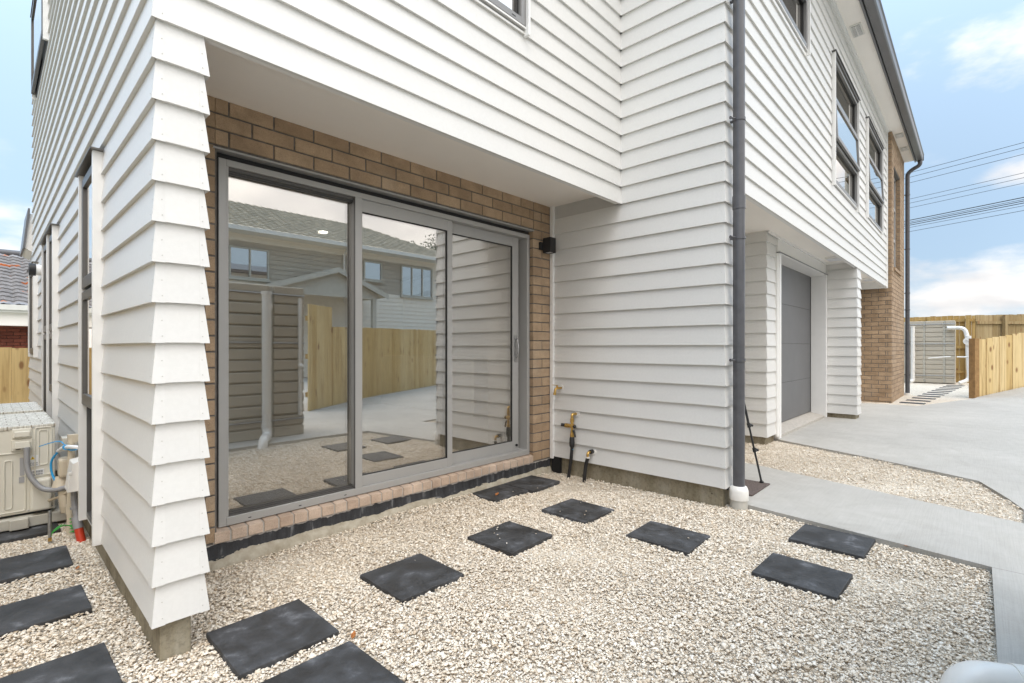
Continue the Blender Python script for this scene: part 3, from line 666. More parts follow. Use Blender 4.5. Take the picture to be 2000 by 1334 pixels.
# ---- windows. name, plane, frame builder -------------------------------------------------------
def window_y(name, x0, x1, z0, z1, c, trans, frame='frame', casing=True, open_row=None, glass='glass2', sashes=None):
    """window in a wall facing -Y; trans = heights of the transoms"""
    f = MB(); t = .045; y = c - .012
    f.box(x0 + .03, y, z0 + .03, x0 + .03 + t, y + .09, z1 - .03); f.box(x1 - .03 - t, y, z0 + .03, x1 - .03, y + .09, z1 - .03)
    f.box(x0 + .03 + t, y, z1 - .03 - t, x1 - .03 - t, y + .09, z1 - .03); f.box(x0 + .03 + t, y, z0 + .03, x1 - .03 - t, y + .09, z0 + .03 + t)
    for z in trans: f.box(x0 + .03 + t, y, z - .022, x1 - .03 - t, y + .09, z + .022)
    W = f.build(name, frame, house, bevel=.002)
    if casing:
        k = MB(); k.box(x0 + .010, c - .034, z0 - .03, x0 + .03, c + .03, z1 + .0); k.build('casing', 'trim', W, bevel=.001)
        k = MB(); k.box(x1 - .03, c - .034, z0 - .03, x1 - .010, c + .03, z1 + .0); k.build('casing', 'trim', W, bevel=.001)
        k = MB(); k.box(x0 + .03, c - .010, z0 + .016, x1 - .03, c + .03, z0 + .028); k.build('sill_trim', 'trim', W)
        k = MB(); k.box(x0 - .02, c - .045, z1 + .002, x1 + .02, c + .01, z1 + .010); k.box(x0 + .03, c - .03, z1 - .03, x1 - .03, c + .02, z1 + .002); k.build('head_flashing', 'dframe', W)
    zs = [z0 + .03 + t] + list(trans) + [z1 - .03 - t]
    for i, (a0, a1) in enumerate(zip(zs[:-1], zs[1:])):
        g = MB(); g.box(x0 + .06, y + .045, a0 + .01, x1 - .06, y + .055, a1 - .01); g.build('pane', glass, W)
        s = MB(); q = .016; X0, X1, A0, A1 = x0 + .075, x1 - .075, a0 + (.022 if i else 0), a1 - (.022 if i < len(zs) - 2 else 0)
        s.box(X0, y + .03, A0, X0 + q, y + .044, A1); s.box(X1 - q, y + .03, A0, X1, y + .044, A1); s.box(X0 + q, y + .03, A1 - q, X1 - q, y + .044, A1); s.box(X0 + q, y + .03, A0, X1 - q, y + .044, A0 + q)
        s.build('gasket', 'gasket', W)
    if open_row is not None:
        a0, a1 = zs[open_row] + .022, zs[open_row + 1] - .022
        s = MB(); q = .05; X0, X1 = x0 + .05, x1 - .05; yb, yt = c - .050, c - .024; T = .028
        for (xa, xb_, za, zb) in ((X0, X0 + q, a0, a1), (X1 - q, X1, a0, a1), (X0 + q, X1 - q, a0, a0 + q), (X0 + q, X1 - q, a1 - q, a1)):
            ya = yb + (yt - yb) * (za - a0) / (a1 - a0); yc = yb + (yt - yb) * (zb - a0) / (a1 - a0)
            s.add([(xa, ya, za), (xb_, ya, za), (xb_, yc, zb), (xa, yc, zb), (xa, ya + T, za), (xb_, ya + T, za), (xb_, yc + T, zb), (xa, yc + T, zb)],
                  [(0,1,2,3), (7,6,5,4), (0,4,5,1), (1,5,6,2), (2,6,7,3), (3,7,4,0)])
        s.build('awning_sash', frame, W)
        e = .004; s = MB(); s.add([(X0 + q - e, yb + .016, a0 + q - e), (X1 - q + e, yb + .016, a0 + q - e), (X1 - q + e, yt + .012, a1 - q + e), (X0 + q - e, yt + .012, a1 - q + e),
                                   (X0 + q - e, yb + .022, a0 + q - e), (X1 - q + e, yb + .022, a0 + q - e), (X1 - q + e, yt + .018, a1 - q + e), (X0 + q - e, yt + .018, a1 - q + e)],
                                  [(0,1,2,3), (7,6,5,4), (0,4,5,1), (1,5,6,2), (2,6,7,3), (3,7,4,0)]); s.build('pane', glass, W)
    return W
W = window_y('upper_window', *FW, YF, [], 'wframe')
s_ = MB(); s_.box(FW[1] - .17, YF - .0135, FW[2] + .046, FW[1] - .135, YF - .005, FW[2] + .052); s_.build('drain_slot', 'gasket', W)
window_y('upper_window', *RW[0], YR, [4.95], 'wframe')
window_y('upper_window', *RW[1], YR, [3.86, 4.42], 'wframe', open_row=1)
window_y('upper_window', *RW[2], YR, [3.93, 4.46], 'wframe', open_row=1)

def window_x(name, y0, y1, z0, z1, c, sashes, frame='dframe', base=0.0, caszt=0.0):
    """tall window in the side wall facing -X; sashes = list of (za, zb, setback)"""
    f = MB(); f.box(c + .002, y0 + .032, z0, c + .06, y0 + .05, z1 - .02); f.box(c + .002, y1 - .05, z0, c + .06, y1 - .032, z1 - .02)
    f.box(c + .002, y0 + .05, z1 - .045, c + .06, y1 - .05, z1 - .02); f.box(c + .002, y0 + .05, z0, c + .06, y1 - .05, z0 + .03)
    W = f.build(name, frame, house)
    k = MB(); k.box(c - .034, y0, z0 - .02, c + .03, y0 + .032, z1); k.build('casing', 'trim', W, bevel=.001)
    k = MB(); k.box(c - .034, y1 - .032, z0 - .02, c + .03, y1, z1); k.build('casing', 'trim', W, bevel=.001)
    k = MB(); k.box(c - .048, y0 - .03, z1, c + .01, y1 + .03, z1 + .008); k.build('head_flashing', 'dframe', W)
    for za, zb, sb in sashes:
        s = MB(); q = .052; x = c - .022 + sb
        s.box(x, y0 + .036, za, x + .03, y0 + .036 + q, zb); s.box(x, y1 - .036 - q, za, x + .03, y1 - .036, zb)
        s.box(x, y0 + .036 + q, zb - q, x + .03, y1 - .036 - q, zb); s.box(x, y0 + .036 + q, za, x + .03, y1 - .036 - q, za + q * 1.25)
        s.build('sash', frame, W, bevel=.002)
        g = MB(); g.box(x + .012, y0 + .036 + q - .004, za + q * 1.25 - .004, x + .02, y1 - .036 - q + .004, zb - q + .004); g.build('pane', 'glass2', W)
    return W
window_x('tall_window', *WINS[0], XL, [(1.555, 2.215, 0), (.855, 1.535, 0), (.19, .835, .045)])
window_x('tall_window', *WINS[1], XL, [(1.35, 2.215, 0), (.80, 1.33, 0), (.19, .78, .045)])
window_x('tall_window', *WINS[2], XL, [(1.35, 2.215, 0), (.40, 1.33, .0)])
window_x('bedroom_window', *WINS[3], XL, [(1.13, 2.19, 0)])
window_x('upper_window', *UPW, XL, [(4.33, 5.27, -.02)])

# brick block at the far end, with its tall window
opB = [BW]
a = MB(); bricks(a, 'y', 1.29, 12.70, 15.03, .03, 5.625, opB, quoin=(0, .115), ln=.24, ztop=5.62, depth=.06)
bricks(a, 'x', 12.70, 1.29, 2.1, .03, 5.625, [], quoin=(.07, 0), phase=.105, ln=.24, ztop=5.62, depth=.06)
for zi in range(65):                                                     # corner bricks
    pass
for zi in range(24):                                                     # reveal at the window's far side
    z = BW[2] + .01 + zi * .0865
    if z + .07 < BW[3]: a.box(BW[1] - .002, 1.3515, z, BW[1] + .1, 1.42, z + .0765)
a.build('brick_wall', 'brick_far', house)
a = MB(); slab(a, 'y', 1.297, .16, 12.706, 15.02, 0, 5.62, [(BW[0] - .004, BW[1] + .004, BW[2] - .004, BW[3] + .004)]); a.box(12.706, 1.46, 0, 12.86, 2.2, 5.62); a.box(14.9, 1.46, 0, 15.02, 8.2, 5.6); a.build('mortar', 'mortar', house)
a = MB(); a.box(12.66, 1.30, -.02, 15.04, 1.33, .07); a.build('bitumen_band', 'gasket', house)
a = MB(); x = BW[0] - .02
while x < BW[1] + .06: a.extr([(x, 1.262, BW[2] - .075), (x, 1.262, BW[2] - .012), (x, 1.41, BW[2] + .012), (x, 1.41, BW[2] - .075)], (.0765, 0, 0)); x += .0865
a.build('brick_sill', 'brick_far', house)
f = MB(); y = 1.37; q = .05
f.box(BW[0], y, BW[2], BW[0] + q, y + .06, BW[3]); f.box(BW[1] - q, y, BW[2], BW[1], y + .06, BW[3]); f.box(BW[0] + q, y, BW[3] - q, BW[1] - q, y + .06, BW[3]); f.box(BW[0] + q, y, BW[2], BW[1] - q, y + .06, BW[2] + q)
for z in (3.58, 4.28): f.box(BW[0] + q, y, z - .03, BW[1] - q, y + .06, z + .03)
W = f.build('brick_window', 'frame', house)
for za, zb in ((2.94, 3.55), (3.61, 4.25), (4.31, 4.94)):
    g = MB(); g.box(BW[0] + q - .005, y + .03, za - .005, BW[1] - q + .005, y + .036, zb + .005); g.build('pane', 'glass2', W)

# ---- garage opening and door
a = MB(); a.box(6.60, 1.755, .09, 6.675, 1.98, 2.34); a.box(9.115, 1.755, .09, 9.19, 1.98, 2.34); a.box(6.60, 1.755, 2.34, 9.19, 1.98, 2.352)
a.box(6.55, 1.765, .12, 6.60, 1.80, 2.34); a.box(9.19, 1.765, .12, 9.243, 1.80, 2.34); g0 = a.build('garage_frame', 'trim', house, bevel=.0015)
a = MB(); a.box(6.58, 1.745, 2.353, 9.21, 1.785, 2.360); a.build('head_flashing', 'gutter', house)
a = MB(); GZ = .165; hgt = (2.345 - GZ) / 4
for k in range(4): a.box(6.675, 1.972, GZ + k * hgt + .004, 9.115, 2.01, GZ + (k + 1) * hgt)
gd = a.build('garage_door', 'gdoor', house, bevel=.003)
a = MB()
for k in range(1, 4): a.box(6.68, 1.9745, GZ + k * hgt - .006, 9.11, 1.99, GZ + k * hgt + .010)
a.build('panel_joint', 'gasket', gd)
a = MB(); a.box(9.104, 1.965, GZ, 9.1145, 1.9715, 2.33); a.box(6.676, 1.965, GZ, 6.686, 1.9715, 2.33); a.build('side_seal', 'gasket', gd)
a = MB(); a.extr([(6.66, 1.775, .075), (6.66, 1.775, .12), (6.66, 2.02, GZ + .002), (6.66, 2.02, .07)], (2.47, 0, 0)); a.build('garage_threshold', 'mortar_pale', house)

# ---- downpipes
def clip(m, x, y, z, r, back):
    m.tube([(x, y, z - .011), (x, y, z + .011)], r + .005, 20); m.box(x - .012, y, z - .006, x + .012, back, z + .006)
    m.tube([(x - r - .008, y + .012, z), (x - r - .040, y + .03, z)], .007, 8); m.tube([(x - r - .038, y + .03, z), (x - r - .044, y + .032, z)], .011, 10)
px_, py_ = 3.848, 1.300
a = MB(); a.tube([(px_, py_, .165), (px_, py_, 5.62)], .0415, 28)
dp = a.build('downpipe', 'pipe_dark', house)
a = MB(); a.tube([(px_, py_, 2.23), (px_, py_, 2.325)], .0455, 28); a.build('pipe_coupling', 'pipe_dark', dp)
a = MB()
for z in (1.105, 2.015, 2.895, 3.80): clip(a, px_, py_, z, .0415, 1.36)
a.build('pipe_clip', 'pipe_dark', dp)
a = MB(); a.tube([(px_, py_, .085), (px_, py_, .135), (px_, py_, .165), (px_, py_, .170)], [.067, .067, .055, .046], 28); a.tube([(px_, py_, .07), (px_, py_, .088)], .0665, 28); a.build('pipe_collar', 'pvc', dp)
a = MB(); a.tube([(px_, py_, -.1), (px_, py_, .086)], .061, 28); a.build('drain_riser', simple('grey_cream_pvc', (.52, .50, .45), .45), dp)
fx, fy = 15.12, 1.235
a = MB(); a.tube(bend([(fx - .03, 1.0, 5.62), (fx - .03, 1.0, 5.50), (fx, 1.16, 5.43), (fx, fy, 5.35), (fx, fy, .09)], .07), .045, 16); dp2 = a.build('downpipe', 'pipe_dark', house)
a = MB()
for z in (.55, 1.3, 2.1, 2.5, 3.55, 4.85): a.tube([(fx, fy, z - .012), (fx, fy, z + .012)], .052, 16); a.box(fx - .03, fy + .02, z - .008, fx + .0, 1.36, z + .008)
a.build('pipe_clip', 'pipe_dark', dp2)
a = MB(); a.tube([(fx, fy, .05), (fx, fy, .11)], .085, 18); a.build('drain_riser', 'pvc', dp2)
# small eave of the rear single-storey part, seen past the side wall
a = MB(); a.extr([(XL - .060, 9.45, 2.56), (XL - .060, 9.45, 2.62), (XL - .01, 9.45, 3.03), (XL + .02, 9.45, 3.03), (XL + .02, 9.45, 2.50)], (0, .9, 0)); a.build('rear_eave', 'trim', house)
a = MB(); a.extr([(XL - .082, 9.43, 2.55), (XL - .062, 9.43, 2.55), (XL - .010, 9.43, 3.04), (XL - .010, 9.43, 3.10), (XL - .03, 9.43, 3.10)], (0, .94, 0)); a.build('rear_gutter', 'gutter', house)

# ================================================================== small fittings on the house
t = thing('wall_lamp', 'black rectangular up-down wall lamp on the brick jamb beside the sliding door', 'wall lamp', (3.60, YB, 2.155))
a = MB(); a.box(3.565, 2.985, 2.12, 3.625, YB + .001, 2.19); a.build('back_plate', 'black_pl', t, bevel=.003)
a = MB()
for x0_, x1_, y0_, y1_ in ((3.595, 3.600, 2.895, 2.985), (3.670, 3.675, 2.895, 2.985), (3.600, 3.670, 2.895, 2.900), (3.600, 3.670, 2.980, 2.985)): a.box(x0_, y0_, 2.088, x1_, y1_, 2.228)
a.build('housing', 'black_pl', t)
a = MB(); a.box(3.600, 2.900, 2.094, 3.670, 2.980, 2.102); a.box(3.600, 2.900, 2.214, 3.670, 2.980, 2.222); a.build('lens', 'diffuser', t)
# soffit lights
def soffit_light(x, y, lab):
    t = thing('soffit_light', lab, 'ceiling light', (x, y, SOF), 'square lights under the upper floor')
    a = MB(); a.box(x - .15, y - .10, SOF - .03, x + .15, y + .10, SOF - .001); a.build('housing', 'trim', t, bevel=.004)
    a = MB(); a.box(x - .13, y - .08, SOF - .036, x + .13, y + .08, SOF - .030); a.build('diffuser', 'diffuser', t, bevel=.002)
soffit_light(8.78, 1.58, 'square soffit light under the overhang in front of the garage door')
soffit_light(11.95, 1.56, 'square soffit light under the overhang beside the far brick wall')
# eave vents
def vent(x, y, lab, s=1):
    t = thing('eave_vent', lab, 'vent', (x, y, 5.625), 'vents in the eave')
    a = MB(); a.box(x - .17*s, y - .065, 5.613, x + .17*s, y + .065, 5.6245); f_ = a.build('frame', 'roofwhite', t)
    a = MB(); a.box(x - .14*s, y - .045, 5.609, x + .14*s, y + .045, 5.6128); a.build('backing', 'dark', t)
    a = MB(); n = 14
    for k in range(n):
        u = x - .135*s + .27*s * k / (n - 1); a.box(u - .004, y - .045, 5.603, u + .004, y + .045, 5.6088)
    a.box(x - .14*s, y - .005, 5.601, x + .14*s, y + .005, 5.603)
    a.build('grille', 'trim', t)
vent(8.32, 1.23, 'white louvred eave vent above the garage, nearest of the three')
vent(13.05, 1.20, 'eave vent beside the white boards at the brick corner', .8)
vent(14.0, 1.20, 'eave vent at the far end of the brick wall, nearest the far downpipe', .8)
# vent cowl on the side wall
t = thing('wall_vent', 'round grey and white vent cowl poking from the side wall between its far windows', 'vent', (XL, 7.6, 2.05))
a = MB(); a.tube([(XL + .02, 7.6, 2.06), (XL - .045, 7.6, 2.06)], .060, 18); a.build('collar', 'trim', t)
a = MB(); a.tube([(XL - .045, 7.6, 2.06), (XL - .10, 7.6, 2.06)], .068, 18); a.build('cowl', 'black_pl', t)

# taps on the wing wall
def flange(m, y, z, r=.032): m.tube([(XB + .016, y, z), (XB + .004, y, z)], r, 22)
t = thing('garden_tap', 'brass hose tap high on the white wing wall next to the brick', 'tap', (XB, 2.90, .82))
y, z = 2.885, .815
a = MB(); flange(a, y, z, .030); a.build('flange', 'pvc', t)
a = MB(); a.tube([(XB + .01, y, z), (XB - .05, y, z)], .011, 12); a.tube(bend([(XB - .045, y, z), (XB - .085, y, z), (XB - .095, y, z - .05)], .02), .0115, 12)
a.tube([(XB - .095, y, z - .04), (XB - .097, y, z - .06)], .015, 12); a.tube([(XB - .05, y, z), (XB - .062, y, z + .025)], .009, 10); a.build('body', 'brass', t)
a = MB(); a.beam((XB - .058, y - .004, z + .027), (XB - .066, y + .05, z + .030), .010, .005); a.build('lever', 'brass', t)
t = thing('water_valve', 'brass water valve with black caps on a tall black pipe by the wing wall', 'valve', (XB - .05, 2.75, 0))
y, z = 2.715, .585
a = MB(); flange(a, y - .01, z, .028); a.build('flange', 'pvc', t)
a = MB(); a.tube(bend([(XB + .01, y, z), (XB - .055, y, z), (XB - .055, y, z - .06)], .018), .0135, 12)
for k, (zz_, r_) in enumerate(((z - .055, .018), (z - .105, .022), (z - .165, .014), (z - .195, .019))): a.tube([(XB - .055, y, zz_ + .018), (XB - .055, y, zz_ - .018)], r_, 10)
a.tube([(XB - .055, y, z - .03), (XB - .055, y, z - .215)], .0125, 12)
a.tube([(XB - .055, y - .02, z - .108), (XB - .075, y + .045, z - .104)], .016, 12); a.tube([(XB - .070, y + .03, z - .105), (XB - .079, y + .06, z - .103)], .020, 8); a.build('valve_body', 'brass', t)
a = MB(); a.tube([(XB - .079, y + .055, z - .103), (XB - .092, y + .095, z - .100)], .015, 12); a.sphere((XB - .06, y - .032, z - .108), .017); a.build('cap', 'black_pl', t)
a = MB(); a.tube([(XB - .058, y - .018, z - .145), (XB - .062, y - .030, z - .16), (XB - .062, y - .040, z - .205)], [.012, .010, .008], 8); a.build('tap_handle', 'black_pl', t)
a = MB(); a.tube([(XB - .055, y, z - .205), (XB - .055, y, z - .225), (XB - .055, y, z - .25), (XB - .055, y, z - .255), (XB - .055, y, z - .29), (XB - .055, y, z - .305)], [.019, .024, .024, .026, .024, .017], 14); a.build('compression_fitting', 'black_pl', t)
a = MB(); a.tube([(XB - .055, y, z - .300), (XB - .055, y, z - .322)], .0135, 12); a.build('band', 'blue', t)
a = MB(); a.tube(bend([(XB - .055, y, z - .3), (XB - .055, y + .012, z - .42), (XB - .06, y + .045, -.05)], .1), .0150, 14); a.build('pipe', 'black_pl', t)
t = thing('pipe_stub', 'short black pipe with a brass elbow rising from the gravel at the wing wall', 'pipe', (XB - .05, 2.55, 0))
y, z = 2.535, .262
a = MB(); flange(a, y - .012, z - .004, .026); a.tube([(XB - .066, y, z - .038), (XB - .066, y, z - .048)], .019, 14); a.build('flange', 'pvc', t)
a = MB(); a.tube([(XB + .01, y - .004, z), (XB - .030, y, z)], .019, 14); a.build('coupling', 'black_pl', t)
a = MB(); a.tube(bend([(XB - .03, y, z), (XB - .066, y, z - .004), (XB - .066, y, z - .04)], .02), .0125, 12); a.build('elbow', 'brass', t)
a = MB(); a.tube(bend([(XB - .066, y, z - .045), (XB - .072, y + .02, z - .13), (XB - .078, y + .035, -.05)], .08), .0160, 14); a.build('pipe', 'black_pl', t)

# ================================================================== GROUND
def sstep(a, b, x): t = max(0., min(1., (x - a) / (b - a))); return t * t * (3 - 2 * t)
def gz(x): return .065 * sstep(4.0, 6.2, x)                             # gravel level
def dz(x, y): return .035 + .05 * sstep(4.6, 6.0, x) + .22 * max(0., min(6., x * .6856 - y * .728 - 10.25)) * sstep(9, 13, x)
g = MB(); g.quad((-400, -400, -.09), (400, -400, -.09), (400, 400, -.09), (-400, 400, -.09))
structure('ground', g, simple('bare_ground', (.28, .27, .21), .95, var=.3, scale=.6), 'bare soil and grass ground around the plot')
g = MB(); n = 60; xs = np.linspace(-1.6, 21.9, n)
for i in range(n - 1):
    x0_, x1_ = xs[i], xs[i + 1]; g.quad((x0_, -.3, gz(x0_) - .004), (x1_, -.3, gz(x1_) - .004), (x1_, 11, gz(x1_) - .004), (x0_, 11, gz(x0_) - .004))
structure('gravel_ground', g, 'gravel')
# driveway: strips in x, with its north edge ymax(x)
EDGE = [(-8, -.052), (3.657, -.052), (4.712, -.22), (5.055, -.236), (5.30, -.16), (5.712, -.003), (6.127, .794), (6.597, 1.80), (6.61, 1.90), (9.24, 1.90), (9.25, 1.86), (12.05, 1.82), (12.10, 1.28), (12.14, .858), (13.4, .48), (14.651, .112), (15.07, .02), (17.8, -2.9), (30, -15)]
def ymax(x):
    for (xa, ya), (xb_, yb_) in zip(EDGE[:-1], EDGE[1:]):
        if xa <= x <= xb_: return ya + (yb_ - ya) * (x - xa) / (xb_ - xa)
xs = sorted({x for x, _ in EDGE} | set(np.arange(-8, 30, .5)) | set(np.arange(4.6, 6.2, .1)))
xs = [x for x in xs if x <= 26]
d = MB(); YS = [-9.5, -7, -5, -3.5, -2.6, -1.8, -1.2]
vid = {}
def dv_(x, y):
    k = (round(x, 4), round(y, 4))
    if k not in vid: vid[k] = len(d.v); d.v.append((x, y, dz(x, y)))
    return vid[k]
for xa, xb_ in zip(xs[:-1], xs[1:]):
    ya, yb_ = ymax(xa), ymax(xb_)
    m_ = 9
    la = [-12.3 + (ya + 12.3) * (k / m_) ** .8 for k in range(m_ + 1)]; lb = [-12.3 + (yb_ + 12.3) * (k / m_) ** .8 for k in range(m_ + 1)]
    for k in range(m_): d.f.append((dv_(xa, la[k]), dv_(xb_, lb[k]), dv_(xb_, lb[k+1]), dv_(xa, la[k+1]))); d.sm.append(False)
    d.quad((xa, ya, dz(xa, ya)), (xb_, yb_, dz(xb_, yb_)), (xb_, yb_, -.08), (xa, ya, -.08))
structure('driveway', d, 'concrete')
p = MB(); p.prism([(3.657, -.052), (3.869, 1.262), (3.90, 1.355), (4.10, 1.39), (4.12, 3.0), (5.45, 3.0), (5.273, 1.722), (4.712, -.22)], -.08, .035)
structure('entry_path', p, 'concrete')
# ---- pavers
PAV = [(.815, 2.128, .385, .385), (1.517, 2.143, .38, .385), (2.25, 2.135, .385, .375), (2.953, 2.122, .365, .385), (2.872, 2.895, .385, .385), (3.268, 2.862, .385, .375),
       (2.934, 1.418, .345, .40), (3.57, .657, .355, .385), (2.924, .672, .345, .385), (.815, 1.648, .385, .385),
       (.135, 4.53, .385, .385), (.135, 3.78, .385, .372), (.135, 3.085, .385, .33), (.135, 2.362, .385, .36)]
PROT = [.4, -.6, 1.2, -.5, 1.8, 4.0, 1.5, -2.0, -1.5, 1.0, 1.5, -.5, .8, 1.0]
PLAB = ['large charcoal paver nearest the white weatherboard pillar', 'charcoal paver second from the pillar in the row along the door, pale smear on it',
        'charcoal paver third from the pillar, scattered with white stones', 'mottled paver fourth from the pillar with white stones on it',
        'left of two touching pavers under the glass door, with a brown leaf', 'right of two touching pavers under the glass door, nearest the black pipes',
        'charcoal paver alone in the middle of the gravel, in line with the white wing wall', 'charcoal paver nearest the concrete entry path',
        'charcoal paver beside the path, the nearer of that pair', 'charcoal paver cut by the bottom edge of the photo beside a dead leaf',
        'charcoal paver half under the air conditioner', 'charcoal side-path paver nearest the steel earth rod',
        'charcoal side-path paver, second from the air conditioner', 'charcoal side-path paver closest to the camera at the bottom left']
for i, ((x, y, sx, sy), ro, lab) in enumerate(zip(PAV, PROT, PLAB)):
    a = MB(); a.box(-sx/2, -sy/2, -.028, sx/2, sy/2, .022)
    o = a.build('paver', 'paver', bevel=.004); o.location = (x, y, 0); o.rotation_euler = (R(random.uniform(-.4, .4)), R(random.uniform(-.4, .4)), R(ro))
    tag(o, lab, 'paver', 'charcoal pavers set in the gravel')
base = None
for i in range(11):
    if base is None:
        a = MB(); a.box(-.10, -.20, -.04, .10, .20, .006); base = a.build('paver', 'paver', bevel=.004); o = base
    else: o = base.copy(); COL.objects.link(o)
    o.location = (12.95 + .68 * i, 1.0 - .048 * i - .02, .067); o.rotation_euler = (0, 0, R(-4))
    tag(o, 'first charcoal stepping stone, where the gravel path leaves the drive' if i == 0 else ('charcoal stepping stone right in front of the far water tank' if i == 10 else 'charcoal stepping stone, %s from the drive on the way to the far tank' % ['', 'second', 'third', 'fourth', 'fifth', 'sixth', 'seventh', 'eighth', 'ninth', 'tenth'][i]), 'paver', 'stepping stones by the far tank')

# ---- loose stones
def pebble_protos(n):
    P = []
    ph = (1 + 5 ** .5) / 2
    V = np.array([(-1,ph,0),(1,ph,0),(-1,-ph,0),(1,-ph,0),(0,-1,ph),(0,1,ph),(0,-1,-ph),(0,1,-ph),(ph,0,-1),(ph,0,1),(-ph,0,-1),(-ph,0,1)]) / 1.9
    for _ in range(n):
        v = V * (1 + RNG.normal(0, .17, (12, 1))) + RNG.normal(0, .06, V.shape)
        v = np.clip(v, -.82 - .2*RNG.random(), .82 + .2*RNG.random())
        P.append(v * np.array([.5, .5 * RNG.uniform(.48, .82), .5 * RNG.uniform(.22, .42)]))
    return np.array(P)
IF = np.array([(0,11,5),(0,5,1),(0,1,7),(0,7,10),(0,10,11),(1,5,9),(5,11,4),(11,10,2),(10,7,6),(7,1,8),(3,9,4),(3,4,2),(3,2,6),(3,6,8),(3,8,9),(4,9,5),(2,4,11),(6,2,10),(8,6,7),(9,8,1)])
FWX, FWY = math.cos(R(43.28)), math.sin(R(43.28))
def scatter():
    pts = []
    def inside(x, y):
        D = x * FWX + y * FWY; L = x * FWY - y * FWX
        ok = (D > 1.25) & (D < 11) & (np.abs(L) < D * 1.034 + .30)
        ok &= ~((x > XL + .03) & (x < .555) & (y > YF + .03))                  # pillar
        ok &= ~((x >= .555) & (x < XB + .05) & (y > 2.998 + .006*np.sin(x*7)))  # brick footing
        ok &= ~((x > .44) & (y > 3.0) & (x < XB + .1))
        ok &= ~((x > XB + .032) & (x < 4.12) & (y > YR + .035))
        ok &= ~((x > 6.235) & (y > 1.81))
        ok &= y < 3.0 + 90 * (x < XL + .03)
        ok &= ~((x < .40) & (y > 4.52) & (y < 6.6) & (x > -.1))
        ok &= y > np.interp(x, [e[0] for e in EDGE], [e[1] for e in EDGE]) + .006
        # entry path
        ed0 = 3.664 + (y + .049) * (.205 / 1.311); ed1 = np.where(y < 1.722, 4.712 + (y + .217) * (.561 / 1.939), 5.273 + (y-1.722)*.14)
        ok &= ~((x > ed0 - .004) & (x < ed1 + .004))
        ok &= ~((x > 3.86) & (x < 4.1) & (y > 1.25)) | (x < ed0 - .004)
        ok &= (x - px_)**2 + (y - py_)**2 > .058**2
        for (X, Y, sx, sy) in PAV:
            e = .002; w_ = .004 * np.sin(x * 90 + y * 70)
            ok &= ~((np.abs(x - X) < sx/2 - e + w_) & (np.abs(y - Y) < sy/2 - e + w_))
        return ok, D
    N = 560000
    x = RNG.uniform(-1.5, 12.1, N); y = RNG.uniform(-.3, 10.5, N)           # area 146.9 m2 -> 2860 per m2
    ok, D = inside(x, y); keep = ok & (D > 2.9) & (RNG.random(N) < np.clip(1.5 - D * .12, .3, 1))
    pts.append(np.c_[x[keep], y[keep]])
    N = 340000
    x = RNG.uniform(-1.2, 4.3, N); y = RNG.uniform(-.1, 4.6, N)             # 25.9 m2 -> 10000 per m2
    ok, D = inside(x, y); keep = ok & (D < 4.1); pts.append(np.c_[x[keep], y[keep]])
    return np.vstack(pts)
P2 = scatter(); nS = len(P2)
x, y = P2[:, 0], P2[:, 1]
gzv = .065 * (lambda t: t*t*(3-2*t))(np.clip((x - 4) / 2.2, 0, 1))
size = np.clip(RNG.lognormal(math.log(.0138), .32, nS), .008, .032)
# a mild heap against the walls and uneven raking
zz_ = gzv + RNG.uniform(-.003, .005, nS) + .006 * np.sin(x * 3.1 + 1) * np.sin(y * 2.7) + .004 * np.sin(x * 9 + y * 5)
zz_ += .020 * np.clip((y - 2.90) / .09, 0, 1) * ((x > .58) & (x < 3.8)) * (.6 + .4*np.sin(x * 2.3 + 2))
# lower the stones that touch the paver edges so that the slabs stay proud
extra = []
for (X, Y, n_) in ((2.25, 2.135, 7), (2.953, 2.122, 4), (3.06, 2.70, 2), (2.934, 1.418, 1), (1.517, 2.143, 1)):
    for _ in range(n_): extra.append((X + RNG.uniform(-.15, .15), Y + RNG.uniform(-.15, .15), .026, RNG.uniform(.010, .017)))
extra = np.array(extra)
x = np.r_[x, extra[:, 0]]; y = np.r_[y, extra[:, 1]]; zz_ = np.r_[zz_, extra[:, 2]]; size = np.r_[size, extra[:, 3]]; nS = len(x)
PR = pebble_protos(48)
idx = RNG.integers(0, 48, nS)
ya_ = RNG.uniform(0, 2*np.pi, nS); tl = RNG.normal(0, .27, nS); tp = RNG.normal(0, .27, nS)
def rot(ax, a):
    c, s_, o, l = np.cos(a), np.sin(a), np.zeros_like(a), np.ones_like(a)
    if ax == 'z': return np.stack([np.stack([c, -s_, o], -1), np.stack([s_, c, o], -1), np.stack([o, o, l], -1)], -2)
    if ax == 'x': return np.stack([np.stack([l, o, o], -1), np.stack([o, c, -s_], -1), np.stack([o, s_, c], -1)], -2)
    return np.stack([np.stack([c, o, s_], -1), np.stack([o, l, o], -1), np.stack([-s_, o, c], -1)], -2)
RM = rot('z', ya_) @ rot('x', tl) @ rot('y', tp)
VV = np.einsum('nij,nkj->nki', RM, PR[idx] * size[:, None, None]) + np.stack([x, y, zz_ + size * .18], -1)[:, None, :]
VV = VV.reshape(-1, 3).astype(np.float32)
FF = (IF[None] + (np.arange(nS) * 12)[:, None, None]).reshape(-1, 3).astype(np.int32)
me = bpy.data.meshes.new('gravel'); me.vertices.add(len(VV)); me.vertices.foreach_set('co', VV.ravel())
me.loops.add(FF.size); me.loops.foreach_set('vertex_index', FF.ravel()); me.polygons.add(len(FF))
me.polygons.foreach_set('loop_start', np.arange(0, FF.size, 3, dtype=np.int32))
me.update(calc_edges=True); me.materials.append(M['stone'])
go = bpy.data.objects.new('gravel', me); COL.objects.link(go); tag(go, 'cream limestone chips spread over the yard', 'gravel', kind='stuff')
print('stones', nS)

